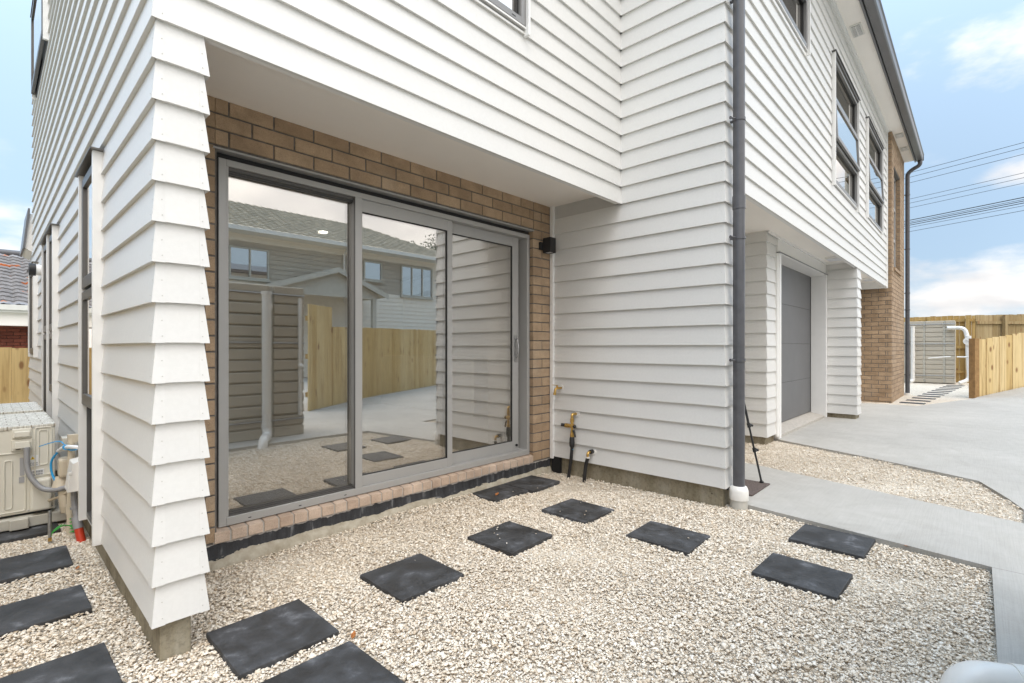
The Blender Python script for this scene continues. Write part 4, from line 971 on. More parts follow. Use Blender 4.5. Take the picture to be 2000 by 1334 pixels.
# ---- dead leaves
def leaf_(x, y, z, s, rz, lab):
    a = MB(); pts = [(-1, 0, 0), (-.5, .34, .10), (.1, .42, .16), (.6, .25, .10), (1, 0, .22), (.6, -.22, .12), (.1, -.36, .2), (-.5, -.28, .06)]
    vs = [(0, 0, -.02)] + pts; c_, s1_ = math.cos(rz), math.sin(rz)
    a.add([(x + s*(u*c_ - v*s1_), y + s*(u*s1_ + v*c_), z + s*w_) for u, v, w_ in vs], [(0, i, i % 8 + 1) for i in range(1, 9)])
    a.tube([(x - s*c_, y - s*s1_, z + .001), (x - 1.5*s*c_, y - 1.5*s*s1_, z + .004)], .0012, 5)
    o = a.build('leaf', 'leaf', org=(x, y, z)); so = o.modifiers.new('thick', 'SOLIDIFY'); so.thickness = .0008; tag(o, lab, 'leaf')
leaf_(2.80, 2.80, .026, .034, .5, 'curled brown leaf on the left of the two touching pavers')
leaf_(1.03, 1.86, .022, .026, .9, 'orange-brown leaf on the gravel by the nearest paver')
leaf_(3.72, .30, .030, .024, 2.2, 'small brown leaf against the edge of the entry path')
leaf_(.335, 3.50, .022, .020, 1.2, 'tiny brown leaf at the corner of a side-path paver')

# ================================================================== AIR CONDITIONERS
def aircon(lab, detail=True):
    x0, x1, y0, y1, z0, z1 = -.03, .320, 4.54, 5.42, .115, .688
    t = thing('air_conditioner', lab, 'air conditioner', (.15, 4.98, .0), 'outdoor units along the side wall')
    a = MB(); a.box(x0, y0, z0, x1, y1, z1 - .022); a.build('casing', 'ac', t, bevel=.008)
    a = MB(); a.box(x0 - .004, y0 - .005, z1 - .024, x1 + .004, y1 + .005, z1)
    top = a.build('top_panel', 'ac_dirty', t, bevel=.005)
    a = MB(); f = y0 - .004
    def rr(mb, xa, xb_, za, zb, th, q=.012):       # raised rounded frame
        pts = [(xa, za), (xb_, za), (xb_, zb), (xa, zb)]
        P = []
        for i, (X, Z) in enumerate(pts):
            cx_, cz_ = (X + q if X == xa else X - q), (Z + q if Z == za else Z - q)
            for k in range(4):
                an = math.pi + i * math.pi / 2 + k * math.pi / 6; P.append((cx_ + q * math.cos(an), y0 - .003, cz_ + q * math.sin(an)))
        mb.tube(P + [P[0]], th, 6, caps=False)
    rr(a, .222, .302, .352, .668, .0045); rr(a, .240, .284, .42, .65, .0035); rr(a, .04, .176, .135, .515, .0045); rr(a, .08, .115, .16, .47, .0035)
    a.box(.104, f, .512, .218, y0 + .002, .682); a.build('pressed_panel', 'ac', t)
    a = MB(); a.extr([(.114, f, .610), (.207, f, .610), (.207, f, .672), (.114, f, .672)], (0, -.012, 0)); a.extr([(.122, f - .012, .618), (.199, f - .012, .618), (.199, f - .012, .655), (.122, f - .012, .655)], (0, -.016, 0)); a.build('handle', 'ac', t, bevel=.005)
    a = MB(); a.extr([(.110, f, .528), (.210, f, .528), (.210, f, .602), (.110, f, .602)], (0, -.012, 0)); a.extr([(.120, f - .012, .545), (.202, f - .012, .545), (.196, f - .012, .590), (.126, f - .012, .590)], (0, -.022, 0)); a.build('handle', 'ac', t, bevel=.005)
    a = MB(); a.tube([(.142, f - .020, .546), (.142, f - .020, .540)], .011, 12); a.build('cable_entry', 'dark', t)
    a = MB(); a.extr([(.196, y0, .125), (.300, y0, .125), (.300, y0, .335), (.196, y0, .335)], (0, -.05, 0)); a.build('valve_cover', 'ac', t, bevel=.014)
    a = MB(); a.box(.196, f - .001, .415, .242, f + .003, .488); a.box(.205, f - .001, .345, .264, f + .003, .392); lb = a.build('sticker', 'label', t)
    a = MB(); a.extr([(.199, f - .0015, .461), (.222, f - .0015, .461), (.2105, f - .0015, .482)], (0, .001, 0)); a.build('warning_triangle', 'yellow', t)
    a = MB(); a.extr([(.2085, f - .002, .465), (.2125, f - .002, .465), (.2105, f - .002, .477)], (0, .0004, 0)); a.build('warning_mark', 'ink', t)
    a = MB()
    for r_ in range(2):
        for c_ in range(14):
            X = .209 + c_ * .0036 + (c_ % 3) * .0004; a.box(X, f - .002, .352 + r_ * .019, X + .0012 + .0008 * (c_ % 2), f, .366 + r_ * .019)
    for c_ in range(3): a.box(.200 + c_*.013, f - .002, .422, .209 + c_*.013, f, .4235); a.box(.200 + c_*.013, f - .002, .438, .209 + c_*.013, f, .4395); a.box(.200 + c_*.013, f - .002, .422, .2012 + c_*.013, f, .4395); a.box(.208 + c_*.013, f - .002, .422, .209 + c_*.013, f, .4395)
    a.build('label_print', 'ink', t)
    a = MB(); a.box(.146, f - .0005, .318, .178, f + .003, .355); a.box(.150, f - .0005, .365, .172, f + .003, .48); a.build('rating_plate', 'silver', t)
    a = MB()
    for X, Z in ((.110, .672), (.212, .672), (.190, .128), (.306, .135)): a.sphere((X, f, Z), .0045, 8, 5)
    a.build('screw', 'steel', t)
    a = MB()
    for k in range(16): a.box(x0 - .012, y0 + .1, .16 + k * .03, x0 - .006, y0 + .6, .166 + k * .03)
    a.build('fan_grille', 'ac', t)
    a = MB(); a.box(.05, y0 + .03, .07, .30, y0 + .10, z0); a.box(.05, y1 - .10, .07, .30, y1 - .03, z0); a.build('foot', 'black_pl', t)
    return t
M['ac_dirty'] = (lambda: None)
m_, nt_, b_ = newmat('dirty_enamel'); N_ = NT(nt_)
vv = N_.n.new('ShaderNodeTexBrick'); vv.inputs['Scale'].default_value = 1; vv.inputs['Brick Width'].default_value = .11; vv.inputs['Row Height'].default_value = .085; vv.inputs['Mortar Size'].default_value = .003
vv.inputs['Color1'].default_value = (.70, .68, .62, 1); vv.inputs['Color2'].default_value = (.62, .60, .53, 1); vv.inputs['Mortar'].default_value = (.25, .22, .17, 1)
N_.l.new(N_.co, vv.inputs['Vector'])
c_ = N_.mix(N_.ramp(N_.noise(1, 6, .8, v=N_.map((60, 22, 1)), dist=2), [(.47, (0, 0, 0)), (.56, (.75, .75, .75))]), vv.outputs['Color'], (.27, .24, .19))
N_.l.new(c_, b_.inputs['Base Color']); b_.inputs['Roughness'].default_value = .6; M['ac_dirty'] = m_
u1 = aircon('beige outdoor air conditioner with grey flex hose and yellow warning label, the nearer unit')
u2 = copy_tree(u1); u2.location.y += 1.06; u2['label'] = 'second beige air conditioner unit, behind the nearer one, only its dirty top showing'
for i, (yy, lab) in enumerate(((4.50, 'low beige plastic mounting pad under the nearer air conditioner'), (5.56, 'mounting pad under the second air conditioner, hidden behind the first'))):
    if i == 0:
        a = MB(); a.box(-.12, 4.50, .03, .385, 5.46, .098); a.box(.10, 4.47, .03, .19, 4.50, .098); pad = a.build('mounting_pad', 'ac_pad', bevel=.006, org=(.13, 4.98, 0))
        pd = pad
    else: pd = pad.copy(); COL.objects.link(pd); pd.location.y += 1.06
    tag(pd, lab, 'mounting pad', 'pads under the air conditioners')
# conduit of the nearer unit (a part of it)
def rib_tube(m, path, r, n=10):
    P = bend(path, .12, 10); Q = [P[0]]
    for p_, q_ in zip(P[:-1], P[1:]):
        L_ = (q_ - p_).length; k = max(1, int(L_ / .004))
        for j in range(1, k + 1): Q.append(p_.lerp(q_, j / k))
    m.tube(Q, [r * (1.08 if i % 2 else .92) for i in range(len(Q))], n)
a = MB(); rib_tube(a, [(.180, 4.50, .55), (.182, 4.47, .38), (.25, 4.42, .275), (.32, 4.36, .272), (.375, 4.30, .298)], .0155); a.build('flex_hose', 'pvc_grey', u1)
# wall-side services
t = thing('isolator_box', 'grey isolator box on the side wall with blue cable, beside the air conditioner', 'switch box', (.40, 4.46, .56))
a = MB(); a.box(.345, 4.40, .515, .42, 4.50, .60); a.build('box', 'ac_pad', t, bevel=.004)
a = MB(); a.tube(bend([(.405, 4.16, .562), (.38, 4.18, .568), (.345, 4.30, .555), (.325, 4.38, .522)], .04), .0125, 10); a.build('conduit', 'label', t)
a = MB(); a.tube(bend([(.326, 4.37, .525), (.290, 4.42, .46), (.292, 4.42, .38), (.318, 4.38, .305)], .06), .0062, 8)
a.tube(bend([(.352, 4.27, .565), (.33, 4.33, .595), (.29, 4.36, .585), (.235, 4.40, .562)], .05), .0032, 6)
a.tube([(.352, 4.262, .558), (.351, 4.30, .556)], .0165, 10); a.tube(bend([(.352, 4.27, .55), (.37, 4.2, .545), (.395, 4.16, .553)], .03), .005, 6); a.build('blue_cable', 'blue', t)
t = thing('drain_pipe', 'cream vertical drain pipe beside the air conditioner, open at the top', 'pipe', (.37, 4.24, 0))
a = MB(); a.tube([(.378, 4.27, .62), (.372, 4.25, .16), (.370, 4.245, -.03)], [.0175, .0185, .020], 12); a.tube([(.3735, 4.255, .19), (.3725, 4.253, .13)], .024, 12); a.box(.36, 4.255, .585, .41, 4.30, .635); a.build('pipe', 'pvc_cream', t)
t = thing('pipe_cover', 'cream rounded pipe cover with ribbed hose and thin branch pipe behind the air conditioner', 'pipe cover', (.33, 4.36, .3))
a = MB(); a.box(.322, 4.34, .345, .40, 4.44, .475); a.build('cover', 'pvc_cream', t, bevel=.022, seg=3)
a = MB(); a.tube([(.345, 4.40, .35), (.335, 4.39, .28)], [.035, .045], 12); rib_tube(a, [(.350, 4.37, .29), (.352, 4.36, .20), (.362, 4.35, .12)], .030, 12); a.build('ribbed_hose', 'pvc_cream', t)
a = MB(); a.tube(bend([(.285, 4.48, .185), (.325, 4.40, .215), (.375, 4.28, .275)], .05), .0085, 8); a.build('branch_pipe', 'pvc_cream', t)
t = thing('junction_box', 'white sloping junction box on the side wall with grey conduit and red pipe below', 'junction box', (.38, 4.12, .4))
a = MB(); a.extr([(.338, 4.02, .318), (.42, 4.02, .318), (.42, 4.02, .505), (.362, 4.02, .490)], (0, .17, 0)); a.box(.343, 4.017, .42, .36, 4.02, .44); a.build('box', 'pvc', t, bevel=.004)
a = MB(); rib_tube(a, [(.378, 4.13, .32), (.378, 4.12, .22), (.392, 4.08, .10)], .0165, 12); a.tube([(.378, 4.115, .205), (.380, 4.112, .19)], .022, 12); a.tube([(.386, 4.095, .145), (.394, 4.07, .075)], .0255, 14); a.build('conduit', 'pvc_grey', t)
a = MB(); a.tube([(.393, 4.072, .085), (.412, 4.035, -.05)], .0225, 16); a.build('red_pipe', 'pvc_red', t)
t = thing('earth_rod', 'short galvanised earth rod standing in gravel with a green wire clamped to it', 'earth rod', (.268, 4.15, 0))
a = MB(); a.tube([(.268, 4.15, -.05), (.268, 4.15, .195)], .0095, 10); a.build('rod', 'steel', t)
a = MB(); a.tube(bend([(.270, 4.145, .028), (.278, 4.15, .06), (.325, 4.15, .092), (.362, 4.18, .075), (.375, 4.17, .06)], .02), .0038, 6)
a.tube(bend([(.270, 4.145, .035), (.285, 4.15, .075), (.325, 4.15, .098)], .02), .0034, 6)
hx = [(.372 + .013 * math.cos(k * .8), 4.135 + .013 * math.sin(k * .8), .035 + k * .0026) for k in range(40)]; a.tube(hx, .0032, 6); a.build('green_wire', 'green', t)
a = MB(); a.box(.259, 4.137, .012, .277, 4.150, .034); a.build('clamp', 'brass', t)

# ================================================================== TRIPOD, MAT
t = thing('tripod', 'black tripod leg standing on a brown mat behind the downpipe', 'tripod', (4.55, 1.62, 0))
ap = Vector((4.55, 1.62, 1.30))
for k, ft in enumerate(((4.532, 1.345, .047), (4.90, 1.85, .036), (4.27, 1.80, .036))):
    f_ = Vector(ft); q = lambda s_: ap.lerp(f_, s_)
    a = MB(); a.tube([q(.02), q(.36)], .0125, 10); a.tube([q(.36), q(.62)], .0105, 10); a.tube([q(.62), q(.99)], .0085, 10); L_ = a.build('leg', 'black_pl', t)
    a = MB()
    for s_ in (.62, .785): a.tube([q(s_ - .014), q(s_ + .014)], .016, 10); v_ = q(s_) + Vector((.020, -.012, 0)); a.tube([v_ + Vector((-.012, .008, .006)), v_ + Vector((.012, -.006, -.004))], .011, 8)
    a.build('clamp', 'black_pl', L_)
    a = MB(); a.tube([q(.985), f_ + Vector((0, 0, .012))], .010, 10); a.tube([f_ + Vector((0, 0, .012)), f_ + Vector((0, 0, .0005))], .018, 10); a.build('foot', 'black_pl', L_)
a = MB(); a.tube([ap + Vector((0, 0, -.25)), ap + Vector((0, 0, .08))], .014, 12); a.tube([ap + Vector((0, 0, -.02)), ap + Vector((0, 0, .03))], .035, 12); a.box(ap.x - .03, ap.y - .03, ap.z + .08, ap.x + .03, ap.y + .03, ap.z + .10); a.build('centre_column', 'black_pl', t)
a = MB(); a.box(4.10, 1.285, .0358, 4.56, 2.0, .046); o = a.build('doormat', 'mat', bevel=.002, org=(4.33, 1.6, .036)); tag(o, 'brown bristly mat on the path behind the downpipe', 'mat')
a = MB(); a.tube(bend([(3.87, 1.40, .12), (3.98, 1.37, .115), (4.03, 1.33, .09), (4.0, 1.32, .06)], .02), .012, 8); a.build('pipe_strap', 'black_pl', dp)

# ================================================================== WATER TANKS
def tank(lab, pos, length, height, thick, face, strap_at, group='slimline water tanks'):
    """face: unit vector the ribbed side looks at, tank lies along its right side"""
    t = thing('water_tank', lab, 'water tank', (pos[0], pos[1], pos[2]), group)
    n = Vector(face); s_ = Vector((-n.y, n.x, 0)); B = Vector(pos)
    def bx(m, u0, u1, d0, d1, z0, z1, tap=.0):
        P = []
        for z, e in ((z0, 0), (z1, 0)):
            for u, dd in ((u0, d0), (u1, d0), (u1, d1), (u0, d1)): P.append(B + s_ * u + n * dd + Vector((0, 0, z)))
        m.add(P, [(0,3,2,1),(4,5,6,7),(0,1,5,4),(1,2,6,5),(2,3,7,6),(3,0,4,7)])
    a = MB(); bx(a, 0, length, -thick, -.028, 0, height - .004)
    cols = [0] + [c for c in strap_at] + [length]
    for c0, c1 in zip(cols[:-1], cols[1:]):
        u0, u1 = c0 + (.026 if c0 else .0), c1 - (.026 if c1 < length else 0)
        rows = [(0, .13)] + [(.145 + .145 * k, .145 + .145 * k + .128) for k in range(11)] + [(1.742, height)]
        for z0, z1 in rows: bx(a, u0, u1, -.030, 0, z0 + .0, min(z1, height))
    a.build('body', 'tank', t, bevel=.012)
    a = MB()
    for c in strap_at: bx(a, c - .020, c + .020, -.029, -.018, .01, height - .01)
    a.build('channel', 'ac_pad', t)
    a = MB()
    for z in (.22, 1.22, height - .11): a.tube([B + n * .008 + Vector((0, 0, z)), B + s_ * length + n * .008 + Vector((0, 0, z + .01))], .009, 8)
    a.build('strap', 'steel', t)
    return t
t = tank('cream ribbed slimline water tank at the far end with a white pipe in front', (20.5, 2.35, .085), 1.83, 1.95, .65, (-1, 0, 0), [.61, 1.09, 1.57])
a = MB(); a.tube([(20.38, 1.53, .12), (20.38, 1.53, 1.87)], .052, 14); a.tube(bend([(20.38, 1.53, .30), (20.38, 1.53, .13), (20.28, 1.60, .10)], .08), .056, 14); a.tube([(20.38, 1.53, 1.86), (20.38, 1.53, 1.885)], .06, 14)
a.tube([(20.38, 1.53, .9), (20.38, 1.53, .96)], .058, 14); a.build('inlet_pipe', 'pvc', t)
t = thing('overflow_pipe', 'white bent plastic overflow pipe with an oval cap beside the far water tank', 'pipe', (20.3, .26, .07))
a = MB(); a.tube(bend([(20.45, .70, 1.80), (20.38, .30, 1.80), (20.36, .24, 1.5), (20.34, .20, .22), (20.2, .42, .12)], .16), .055, 14); a.build('pipe', 'pvc', t)
a = MB(); a.tube([(20.29, .225, 1.39), (20.27, .225, 1.39)], .115, 20); a.tube([(20.34, .215, 1.25), (20.34, .222, 1.55)], .066, 14); a.build('inspection_cap', 'pvc', t)
a = MB(); a.beam((20.262, .28, 1.42), (20.262, .17, 1.36), .012, .006); a.build('cap_slot', 'pvc_grey', t)
a = MB(); a.tube([(20.28, 1.15, .86), (20.28, .62, .92)], .018, 8); a.tube([(20.33, .48, .91), (20.30, -.02, .91)], .022, 8); a.build('branch_pipe', 'pvc', t)
t = tank('cream ribbed slimline water tank behind the photographer, mirrored in the sliding door', (2.94, -.42, .036), 2.35, 1.96, .62, (0, 1, 0), [.42, .95, 1.48])
a = MB(); a.tube([(2.40, -.27, .2), (2.40, -.27, 1.86)], .052, 20); a.tube([(2.40, -.27, 1.86), (2.40, -.27, 1.90)], .062, 20); a.tube(bend([(2.40, -.27, 1.72), (2.46, -.33, 1.72), (2.46, -.46, 1.72)], .05), .045, 14)
a.tube([(2.86, -.36, .30), (2.86, -.36, 1.85)], .022, 12); a.sphere((2.86, -.34, .95), .035); a.build('inlet_pipe', 'pvc', t)
t = thing('drain_elbow', 'white plastic drain elbow at the bottom right edge, turning down into the gravel', 'pipe', (2.30, -.05, 0))
a = MB(); a.tube(bend([(2.40, -.27, .20), (2.395, -.235, .098), (2.25, .035, .098), (2.215, .075, -.08)], .07, 9), .0525, 28); a.build('pipe', 'pvc', t)
a = MB(); a.tube([(2.345, -.143, .098), (2.315, -.087, .098)], .0565, 28); a.tube([(2.40, -.27, .19), (2.40, -.27, .25)], .0575, 24); a.build('socket', 'pvc', t)

# ================================================================== FENCES
def fence(name, lab, p0, p1, zb, zt, side, pw=.146, rails=(.25, .95, 1.65), posts=(), rail_side=-1, mat='pine', lap=0, rmat='pine_rail', slope=0., gapj=.003, postz=None):
    """palings from p0 to p1 on the 'side' face; rails and posts on the other; zb, zt functions of distance"""
    A = Vector((*p0, 0)); Bv = Vector((*p1, 0)); L = (Bv - A).length; d = (Bv - A) / L; n = Vector((-d.y, d.x, 0)) * side
    t = thing(name, lab, 'fence', (p0[0], p0[1], 0))
    a = MB(); s_ = 0; k = 0
    while s_ < L - .01:
        e = min(s_ + pw - gapj, L); jb = random.uniform(-.004, .004); lo = zb(s_) + jb; hi = zt(s_) + random.uniform(-.009, .009)
        o = n * (.008 + (lap * (k % 2))) ; th = n * .019
        P = [A + d * s_ + o + Vector((0, 0, lo)), A + d * e + o + Vector((0, 0, lo)), A + d * e + o + Vector((0, 0, hi)), A + d * s_ + o + Vector((0, 0, hi))]
        a.extr(P, th); s_ += pw; k += 1
    a.build('palings', mat, t)
    for r_ in rails:
        a = MB(); a.beam(A + Vector((0, 0, zb(0) + r_)) - n * .018, Bv + Vector((0, 0, zb(L) + r_)) - n * .018, .045, .09); a.build('rail', rmat, t)
    for q in posts:
        a = MB(); c = A + d * q - n * .09; z1_ = (postz(q) if postz else zt(q) - .02)
        a.beam(c + Vector((0, 0, -.3)), c + Vector((0, 0, z1_)), .1, .1, up=d); a.build('post', rmat, t)
    return t
cst = lambda v: (lambda s_: v)
# the stepped fence at the right edge: side board, palings rising to the right
f_ = fence('paling_fence', 'pale pine paling fence with stepped tops rising to the right at the right edge', (15.18, .0), (18.0, -2.99), lambda s_: .10 + .205 * s_, lambda s_: 1.385 + .155 * (int((s_ + .02) / .146) * .146), -1, rails=(-.02, .35, 1.0), posts=(.9, 2.6), rmat='pine_rail', lap=.014, gapj=.001)
a = MB(); a.beam((15.13, .07, -.1), (15.13, .07, 1.40), .15, .10, up=(.6856, -.728, 0)); a.build('post', simple('tan_treated_timber', (.33, .19, .075), .8, var=.2, scale=12), f_)
# boundary behind the far tank, rails and posts to us
fence('boundary_fence', 'tall timber boundary fence behind the far water tank, rails facing us', (21.75, 6.0), (21.75, .07), cst(.06), cst(2.24), 1, rails=(.35, 1.15, 2.02), posts=(1.2, 3.0, 4.8, 5.75), mat='pine_rail', rmat='pine_rail')
fence('boundary_fence', 'weathered return of the timber boundary fence, running off to the right edge', (21.80, .05), (26.5, -4.2), cst(.05), lambda s_: 2.24 + .02 * s_, 1, rails=(.35, 1.15, 1.95), posts=(.9, 2.7, 4.5), mat='pine_old', rmat='pine_old')
# rear fence, then an unseen side fence added to shade the left wall
fence('rear_fence', 'pale pine paling fence at the end of the side path, below the brick house', (3.0, 10.9), (-.95, 10.9), cst(.0), cst(1.2), 1, pw=.195, rails=(.2, .9), posts=(.5, 2.4, 4.2), mat='pine')
fence('shade_fence', 'pine paling fence left of the side path, added out of frame to shade the wall', (-.95, 10.9), (-.95, 1.9), cst(.0), cst(2.1), 1, rails=(.3, 1.4), posts=(.5, 2.9, 5.3, 7.7), mat='pine')
# fence behind the photographer, seen in the glass
fence('reflected_fence', 'pine fence panel behind the photographer, the taller piece seen in the glass beside the tank', (4.72, -3.22), (4.02, -2.72), cst(.036), cst(2.0), -1, rails=(.3, 1.0, 1.7), posts=(.1,), mat='pine')
fence('reflected_fence', 'long pine paling fence along the drive, mirrored in the middle door pane', (4.74, -3.24), (16.4, -9.4), lambda s_: .04, lambda s_: 1.62 + .018 * s_, 1, rails=(.3, 1.3), posts=(.9, 3.3, 5.7, 8.1, 10.5), mat='pine')

# ================================================================== NEIGHBOURING HOUSES
def tiles(mb, O, U, V, nu, nv, keep=lambda u, v: True, tw=.30, th=.34, amp=.028, sub=6):
    """tiled roof plane: U along the eave, V up the slope (metres)"""
    O, U, V = Vector(O), Vector(U).normalized(), Vector(V).normalized(); N = U.cross(V).normalized()
    if N.z < 0: N = -N
    du = tw / sub; n = int(nu / du); rows = int(nv / th); grid = {}
    def vt(i, j, top):
        k = (i, j, top)
        if k not in grid:
            u = i * du; v = (j + top) * th
            w_ = amp * (math.sin(2 * math.pi * u / tw) * .6 + .4 * math.sin(4 * math.pi * u / tw + .6)) + (.0 if top else .030)
            grid[k] = len(mb.v); mb.v.append(tuple(O + U * u + V * v + N * w_))
        return grid[k]
    for j in range(rows):
        for i in range(n):
            if not keep((i + .5) * du, (j + .5) * th): continue
            mb.f.append((vt(i, j, 0), vt(i+1, j, 0), vt(i+1, j, 1), vt(i, j, 1))); mb.sm.append(True)
            if j: mb.f.append((vt(i, j-1, 1), vt(i+1, j-1, 1), vt(i+1, j, 0), vt(i, j, 0))); mb.sm.append(False)
# brick bungalow at the end of the side path
nb = thing('brick_house', 'low red brick house with a mossy grey and orange tiled roof beyond the left fence', 'house', (0, 18, 0))
sl_ = math.atan(.42); 
a = MB(); tiles(a, (-6.5, 17.35, 2.24), (1, 0, 0), (0, math.cos(sl_), math.sin(sl_)), 11.5, 4.9, tw=.27, th=.31, amp=.034); rf = a.build('roof', 'tile', nb)
a = MB(); a.tube([(-6.5, 17.35 + 4.75*math.cos(sl_), 2.24 + 4.75*math.sin(sl_) + .02), (5, 17.35 + 4.75*math.cos(sl_), 2.24 + 4.75*math.sin(sl_) + .02)], .11, 10); a.build('ridge', 'roofdark', rf)
a = MB(); a.box(-6.6, 17.22, 2.12, 5.1, 17.34, 2.25); a.box(-6.6, 17.26, 2.06, 5.1, 17.36, 2.12); a.build('gutter', 'roofwhite', nb)
a = MB(); a.box(-6.6, 17.36, 1.74, 5.1, 17.9, 2.06); a.build('fascia', 'soffit', nb)
a = MB(); bricks(a, 'y', 17.8, -6, 4.8, 0, 1.76, [(-2.4, -.9, .6, 1.76)]); a.build('wall', 'brick_red', nb)
a = MB(); a.box(-6, 17.86, 0, 4.8, 22, 2.2); a.extr([(-6, 17.9, 2.2), (-6, 22, 2.2), (-6, 22, 4.0)], (10.8, 0, 0)); a.build('wall', 'mortar', nb)
a = MB(); a.box(-2.35, 17.82, .65, -.95, 17.85, 1.72); a.build('window', 'glass2', nb)
# two-storey weatherboard house across the drive, mirrored in the glass
nh = thing('neighbour_house', 'cream two-storey weatherboard house with tiled hip roof across the drive, seen in the glass', 'house', (8, -14, 0))
wins = [(5.0, 6.9, 3.57, 4.66), (10.6, 11.45, 3.98, 4.78), (12.4, 14.1, 3.45, 4.80)]
a = MB(); z = .1
while z < 5.25:
    zt = min(z + .17, 5.3); segs = [(1.0, 16.2)]
    for o in wins:
        if o[2] - .1 < z < o[3] + .05: segs = [q for s0, s1 in segs for q in ((s0, o[0]), (o[1], s1))]
    for p_, q_ in segs:
        a.quad((p_, -12.2, z), (p_, -12.22, zt), (q_, -12.22, zt), (q_, -12.2, z)); a.quad((p_, -12.225, z), (p_, -12.2, z), (q_, -12.2, z), (q_, -12.225, z))
    z += .17
M['nboards'] = simple('cream_weatherboard', (.80, .75, .66), .6, var=.05)
a.build('wall', 'nboards', nh)
a = MB(); a.box(1.0, -20, 0, 16.2, -12.24, 5.3); a.build('wall', 'nboards', nh)
for (x0_, x1_, z0_, z1_) in wins:
    a = MB(); q = .06
    a.box(x0_, -12.2, z0_, x0_ + q, -12.14, z1_); a.box(x1_ - q, -12.2, z0_, x1_, -12.14, z1_); a.box(x0_ + q, -12.2, z1_ - q, x1_ - q, -12.14, z1_); a.box(x0_ + q, -12.2, z0_, x1_ - q, -12.14, z0_ + q); a.box(x0_ - .03, -12.2, z0_ - .06, x1_ + .03, -12.11, z0_)
    n_ = max(1, round((x1_ - x0_) / .65))
    for k in range(1, n_): xx = x0_ + (x1_ - x0_) * k / n_; a.box(xx - .025, -12.2, z0_ + q, xx + .025, -12.14, z1_ - q)
    Wn = a.build('window', 'ac_pad', nh); a = MB(); a.box(x0_ + q, -12.19, z0_ + q, x1_ - q, -12.18, z1_ - q); a.build('pane', 'glass2', Wn)
    a = MB(); a.box(x0_ + q, -12.235, z0_ + q, x1_ - q, -12.225, z1_ - q); a.build('curtain', 'curtain', Wn)
sl_ = math.atan(.46)
EV = (0.4, -11.65, 5.22)
a = MB(); tiles(a, EV, (1, 0, 0), (0, -math.cos(sl_), math.sin(sl_)), 16.4, 4.9, keep=lambda u, v: u < 16.4 - v * .95, tw=.30, th=.33, amp=.03); a.build('roof', 'tile2', nh)
a = MB(); tiles(a, (16.8, -20.9, 5.22), (0, 1, 0), (-math.cos(sl_), 0, math.sin(sl_)), 9.25, 4.9, keep=lambda u, v: v * .95 < u < 9.25 - v * .95); a.build('roof', 'tile2', nh)
a = MB(); a.box(.4, -11.66, 5.10, 16.85, -11.55, 5.24); a.box(.4, -12.24, 5.10, 16.8, -11.66, 5.13); a.build('gutter', 'roofwhite', nh)
a = MB(); a.tube(bend([(9.75, -11.68, 5.1), (9.75, -11.9, 5.0), (9.75, -12.14, 4.9), (9.75, -12.14, 3.0)], .06), .04, 10); a.build('downpipe', 'pvc', nh)
# gabled porch
a = MB(); X0, X1, XA, ZE, ZA = 6.15, 10.6, 8.6, 3.12, 3.95
for (xa, za, xb_, zb_) in ((X0, ZE, XA, ZA), (XA, ZA, X1, ZE)):
    a.extr([(xa, -10.4, za), (xb_, -10.4, zb_), (xb_, -10.4, zb_ + .10), (xa, -10.4, za + .10)], (0, -1.9, 0))
pr_ = a.build('porch_roof', 'tile2', nh)
a = MB(); a.extr([(X0 - .02, -10.38, ZE - .08), (XA, -10.38, ZA - .08), (XA, -10.38, ZA + .11), (X0 - .02, -10.38, ZE + .11)], (0, .03, 0)); a.extr([(XA, -10.38, ZA - .08), (X1 + .02, -10.38, ZE - .08), (X1 + .02, -10.38, ZE + .11), (XA, -10.38, ZA + .11)], (0, .03, 0)); a.build('barge_board', 'ac_pad', pr_)
a = MB(); a.extr([(X0 + .35, -10.55, 3.02), (X1 - .35, -10.55, 3.02), (X1 - .35, -10.55, 3.20), (XA, -10.55, ZA - .06), (X0 + .35, -10.55, 3.20)], (0, -.04, 0)); a.box(X0 + .4, -10.7, 0, X0 + .55, -10.55, 3.02); a.box(X1 - .55, -10.7, 0, X1 - .4, -10.55, 3.02); a.build('porch_gable', 'ac_pad', pr_)

# ================================================================== TREE (mirrored in the glass above the far roof)
tr = thing('tree', 'dark leafy tree rising behind the weatherboard neighbour house', 'tree', (20.2, -20, 0))
a = MB(); a.tube([(20.2, -20, 0), (20.1, -20.1, 2.5), (20.3, -19.9, 5), (20.2, -20, 7.2)], [.22, .18, .12, .05], 9)
for k in range(9):
    an = k * 2.4; z = 3.4 + k * .42; a.tube([(20.2, -20, z), (20.2 + 1.0*math.cos(an), -20 + 1.0*math.sin(an), z + .8), (20.2 + 1.7*math.cos(an), -20 + 1.7*math.sin(an), z + 1.2)], [.07, .045, .015], 6)
a.build('trunk', 'bark', tr)
a = MB()
cl = [(20.2 + 1.7*math.cos(k*2.4), -20 + 1.7*math.sin(k*2.4), 4.5 + k * .42, .95) for k in range(9)] + [(20.2, -20, 7.6, 1.1), (19.9, -20, 6.4, 1.2)]
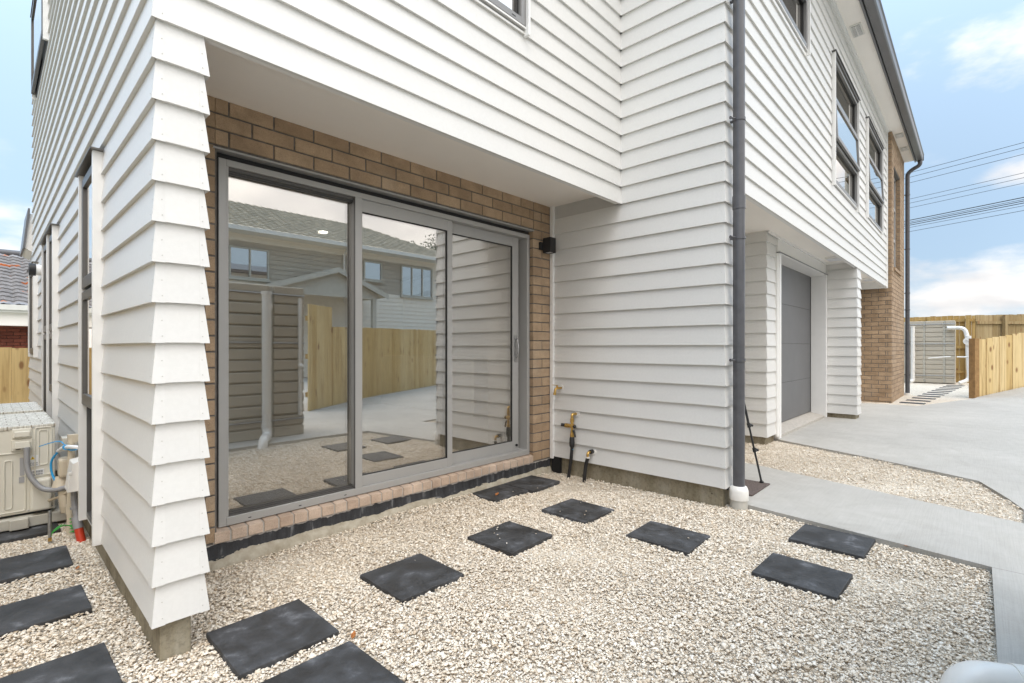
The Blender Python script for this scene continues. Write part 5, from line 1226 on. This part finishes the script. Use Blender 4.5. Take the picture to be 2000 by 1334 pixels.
for cx_, cy_, cz_, cr_ in cl:
    for _ in range(520):
        v_ = Vector((random.gauss(0, 1), random.gauss(0, 1), random.gauss(0, .8))).normalized() * cr_ * random.random() ** .45
        c = Vector((cx_, cy_, cz_)) + v_; u_ = Vector((random.gauss(0, 1), random.gauss(0, 1), random.gauss(0, 1))).normalized(); w_ = u_.orthogonal().normalized()
        s_ = random.uniform(.05, .09); a.quad(c - u_*s_, c + w_*s_*.5, c + u_*s_, c - w_*s_*.5)
a.build('crown', 'foliage', tr)

# ================================================================== POWER LINES AND POLE
dr = Vector((.22, .975, 0)).normalized(); P0 = Vector((28.1, -1.75, 0))
pl = thing('utility_pole', 'tall concrete power pole just past the right edge, mirrored in the upper windows', 'pole', (28.1, -1.75, 0))
a = MB(); a.tube([(28.1, -1.75, -.5), (28.1, -1.75, 9.6)], [.17, .11], 12); a.build('pole', 'polewood', pl)
for zc2 in (9.0, 7.83, 6.9):
    a = MB(); a.beam((26.9, -1.75 + .16, zc2 - .12), (29.6, -1.75 + .16, zc2 - .12), .10, .11); a.build('crossarm', 'bark', pl)
WR = [(27.3, 9.10, .010), (27.95, 9.08, .010), (28.83, 9.06, .010), (27.3, 7.93, .009), (28.04, 7.92, .009), (28.9, 7.90, .009),
      (27.3, 6.99, .018), (27.6, 6.97, .010), (28.0, 6.99, .016), (28.45, 7.0, .016), (28.9, 6.98, .009), (29.4, 6.88, .010)]
a = MB()
for X, Z, r_ in WR: a.tube([(X, -1.6, Z - .10), (X, -1.6, Z - .05), (X, -1.6, Z - .02)], [.05, .03, .04], 8)
a.build('insulators', 'gasket', pl)
for i, (X, Z, r_) in enumerate(WR):
    path = []
    for k in range(-14, 15):
        s_ = k * 3.0; sag = -.45 * math.sin(math.pi * (abs(s_) / 42)) ; q = Vector((X, -1.6, Z)) + dr * s_; path.append((q.x, q.y, Z + sag))
    a = MB(); a.tube(path, r_, 5, caps=False); o = a.build('power_line', 'cable', org=(X, -1.6, Z))
    lv = 'top' if i < 3 else ('middle' if i < 6 else 'lowest')
    tag(o, '%s black overhead line of the %s set crossing the blue sky at the right' % (['upper', 'second', 'lower', 'upper', 'second', 'lower', 'topmost thick', 'thin second', 'thick third', 'thick fourth', 'thin fifth', 'bottom'][i], lv), 'power line', 'overhead power lines')
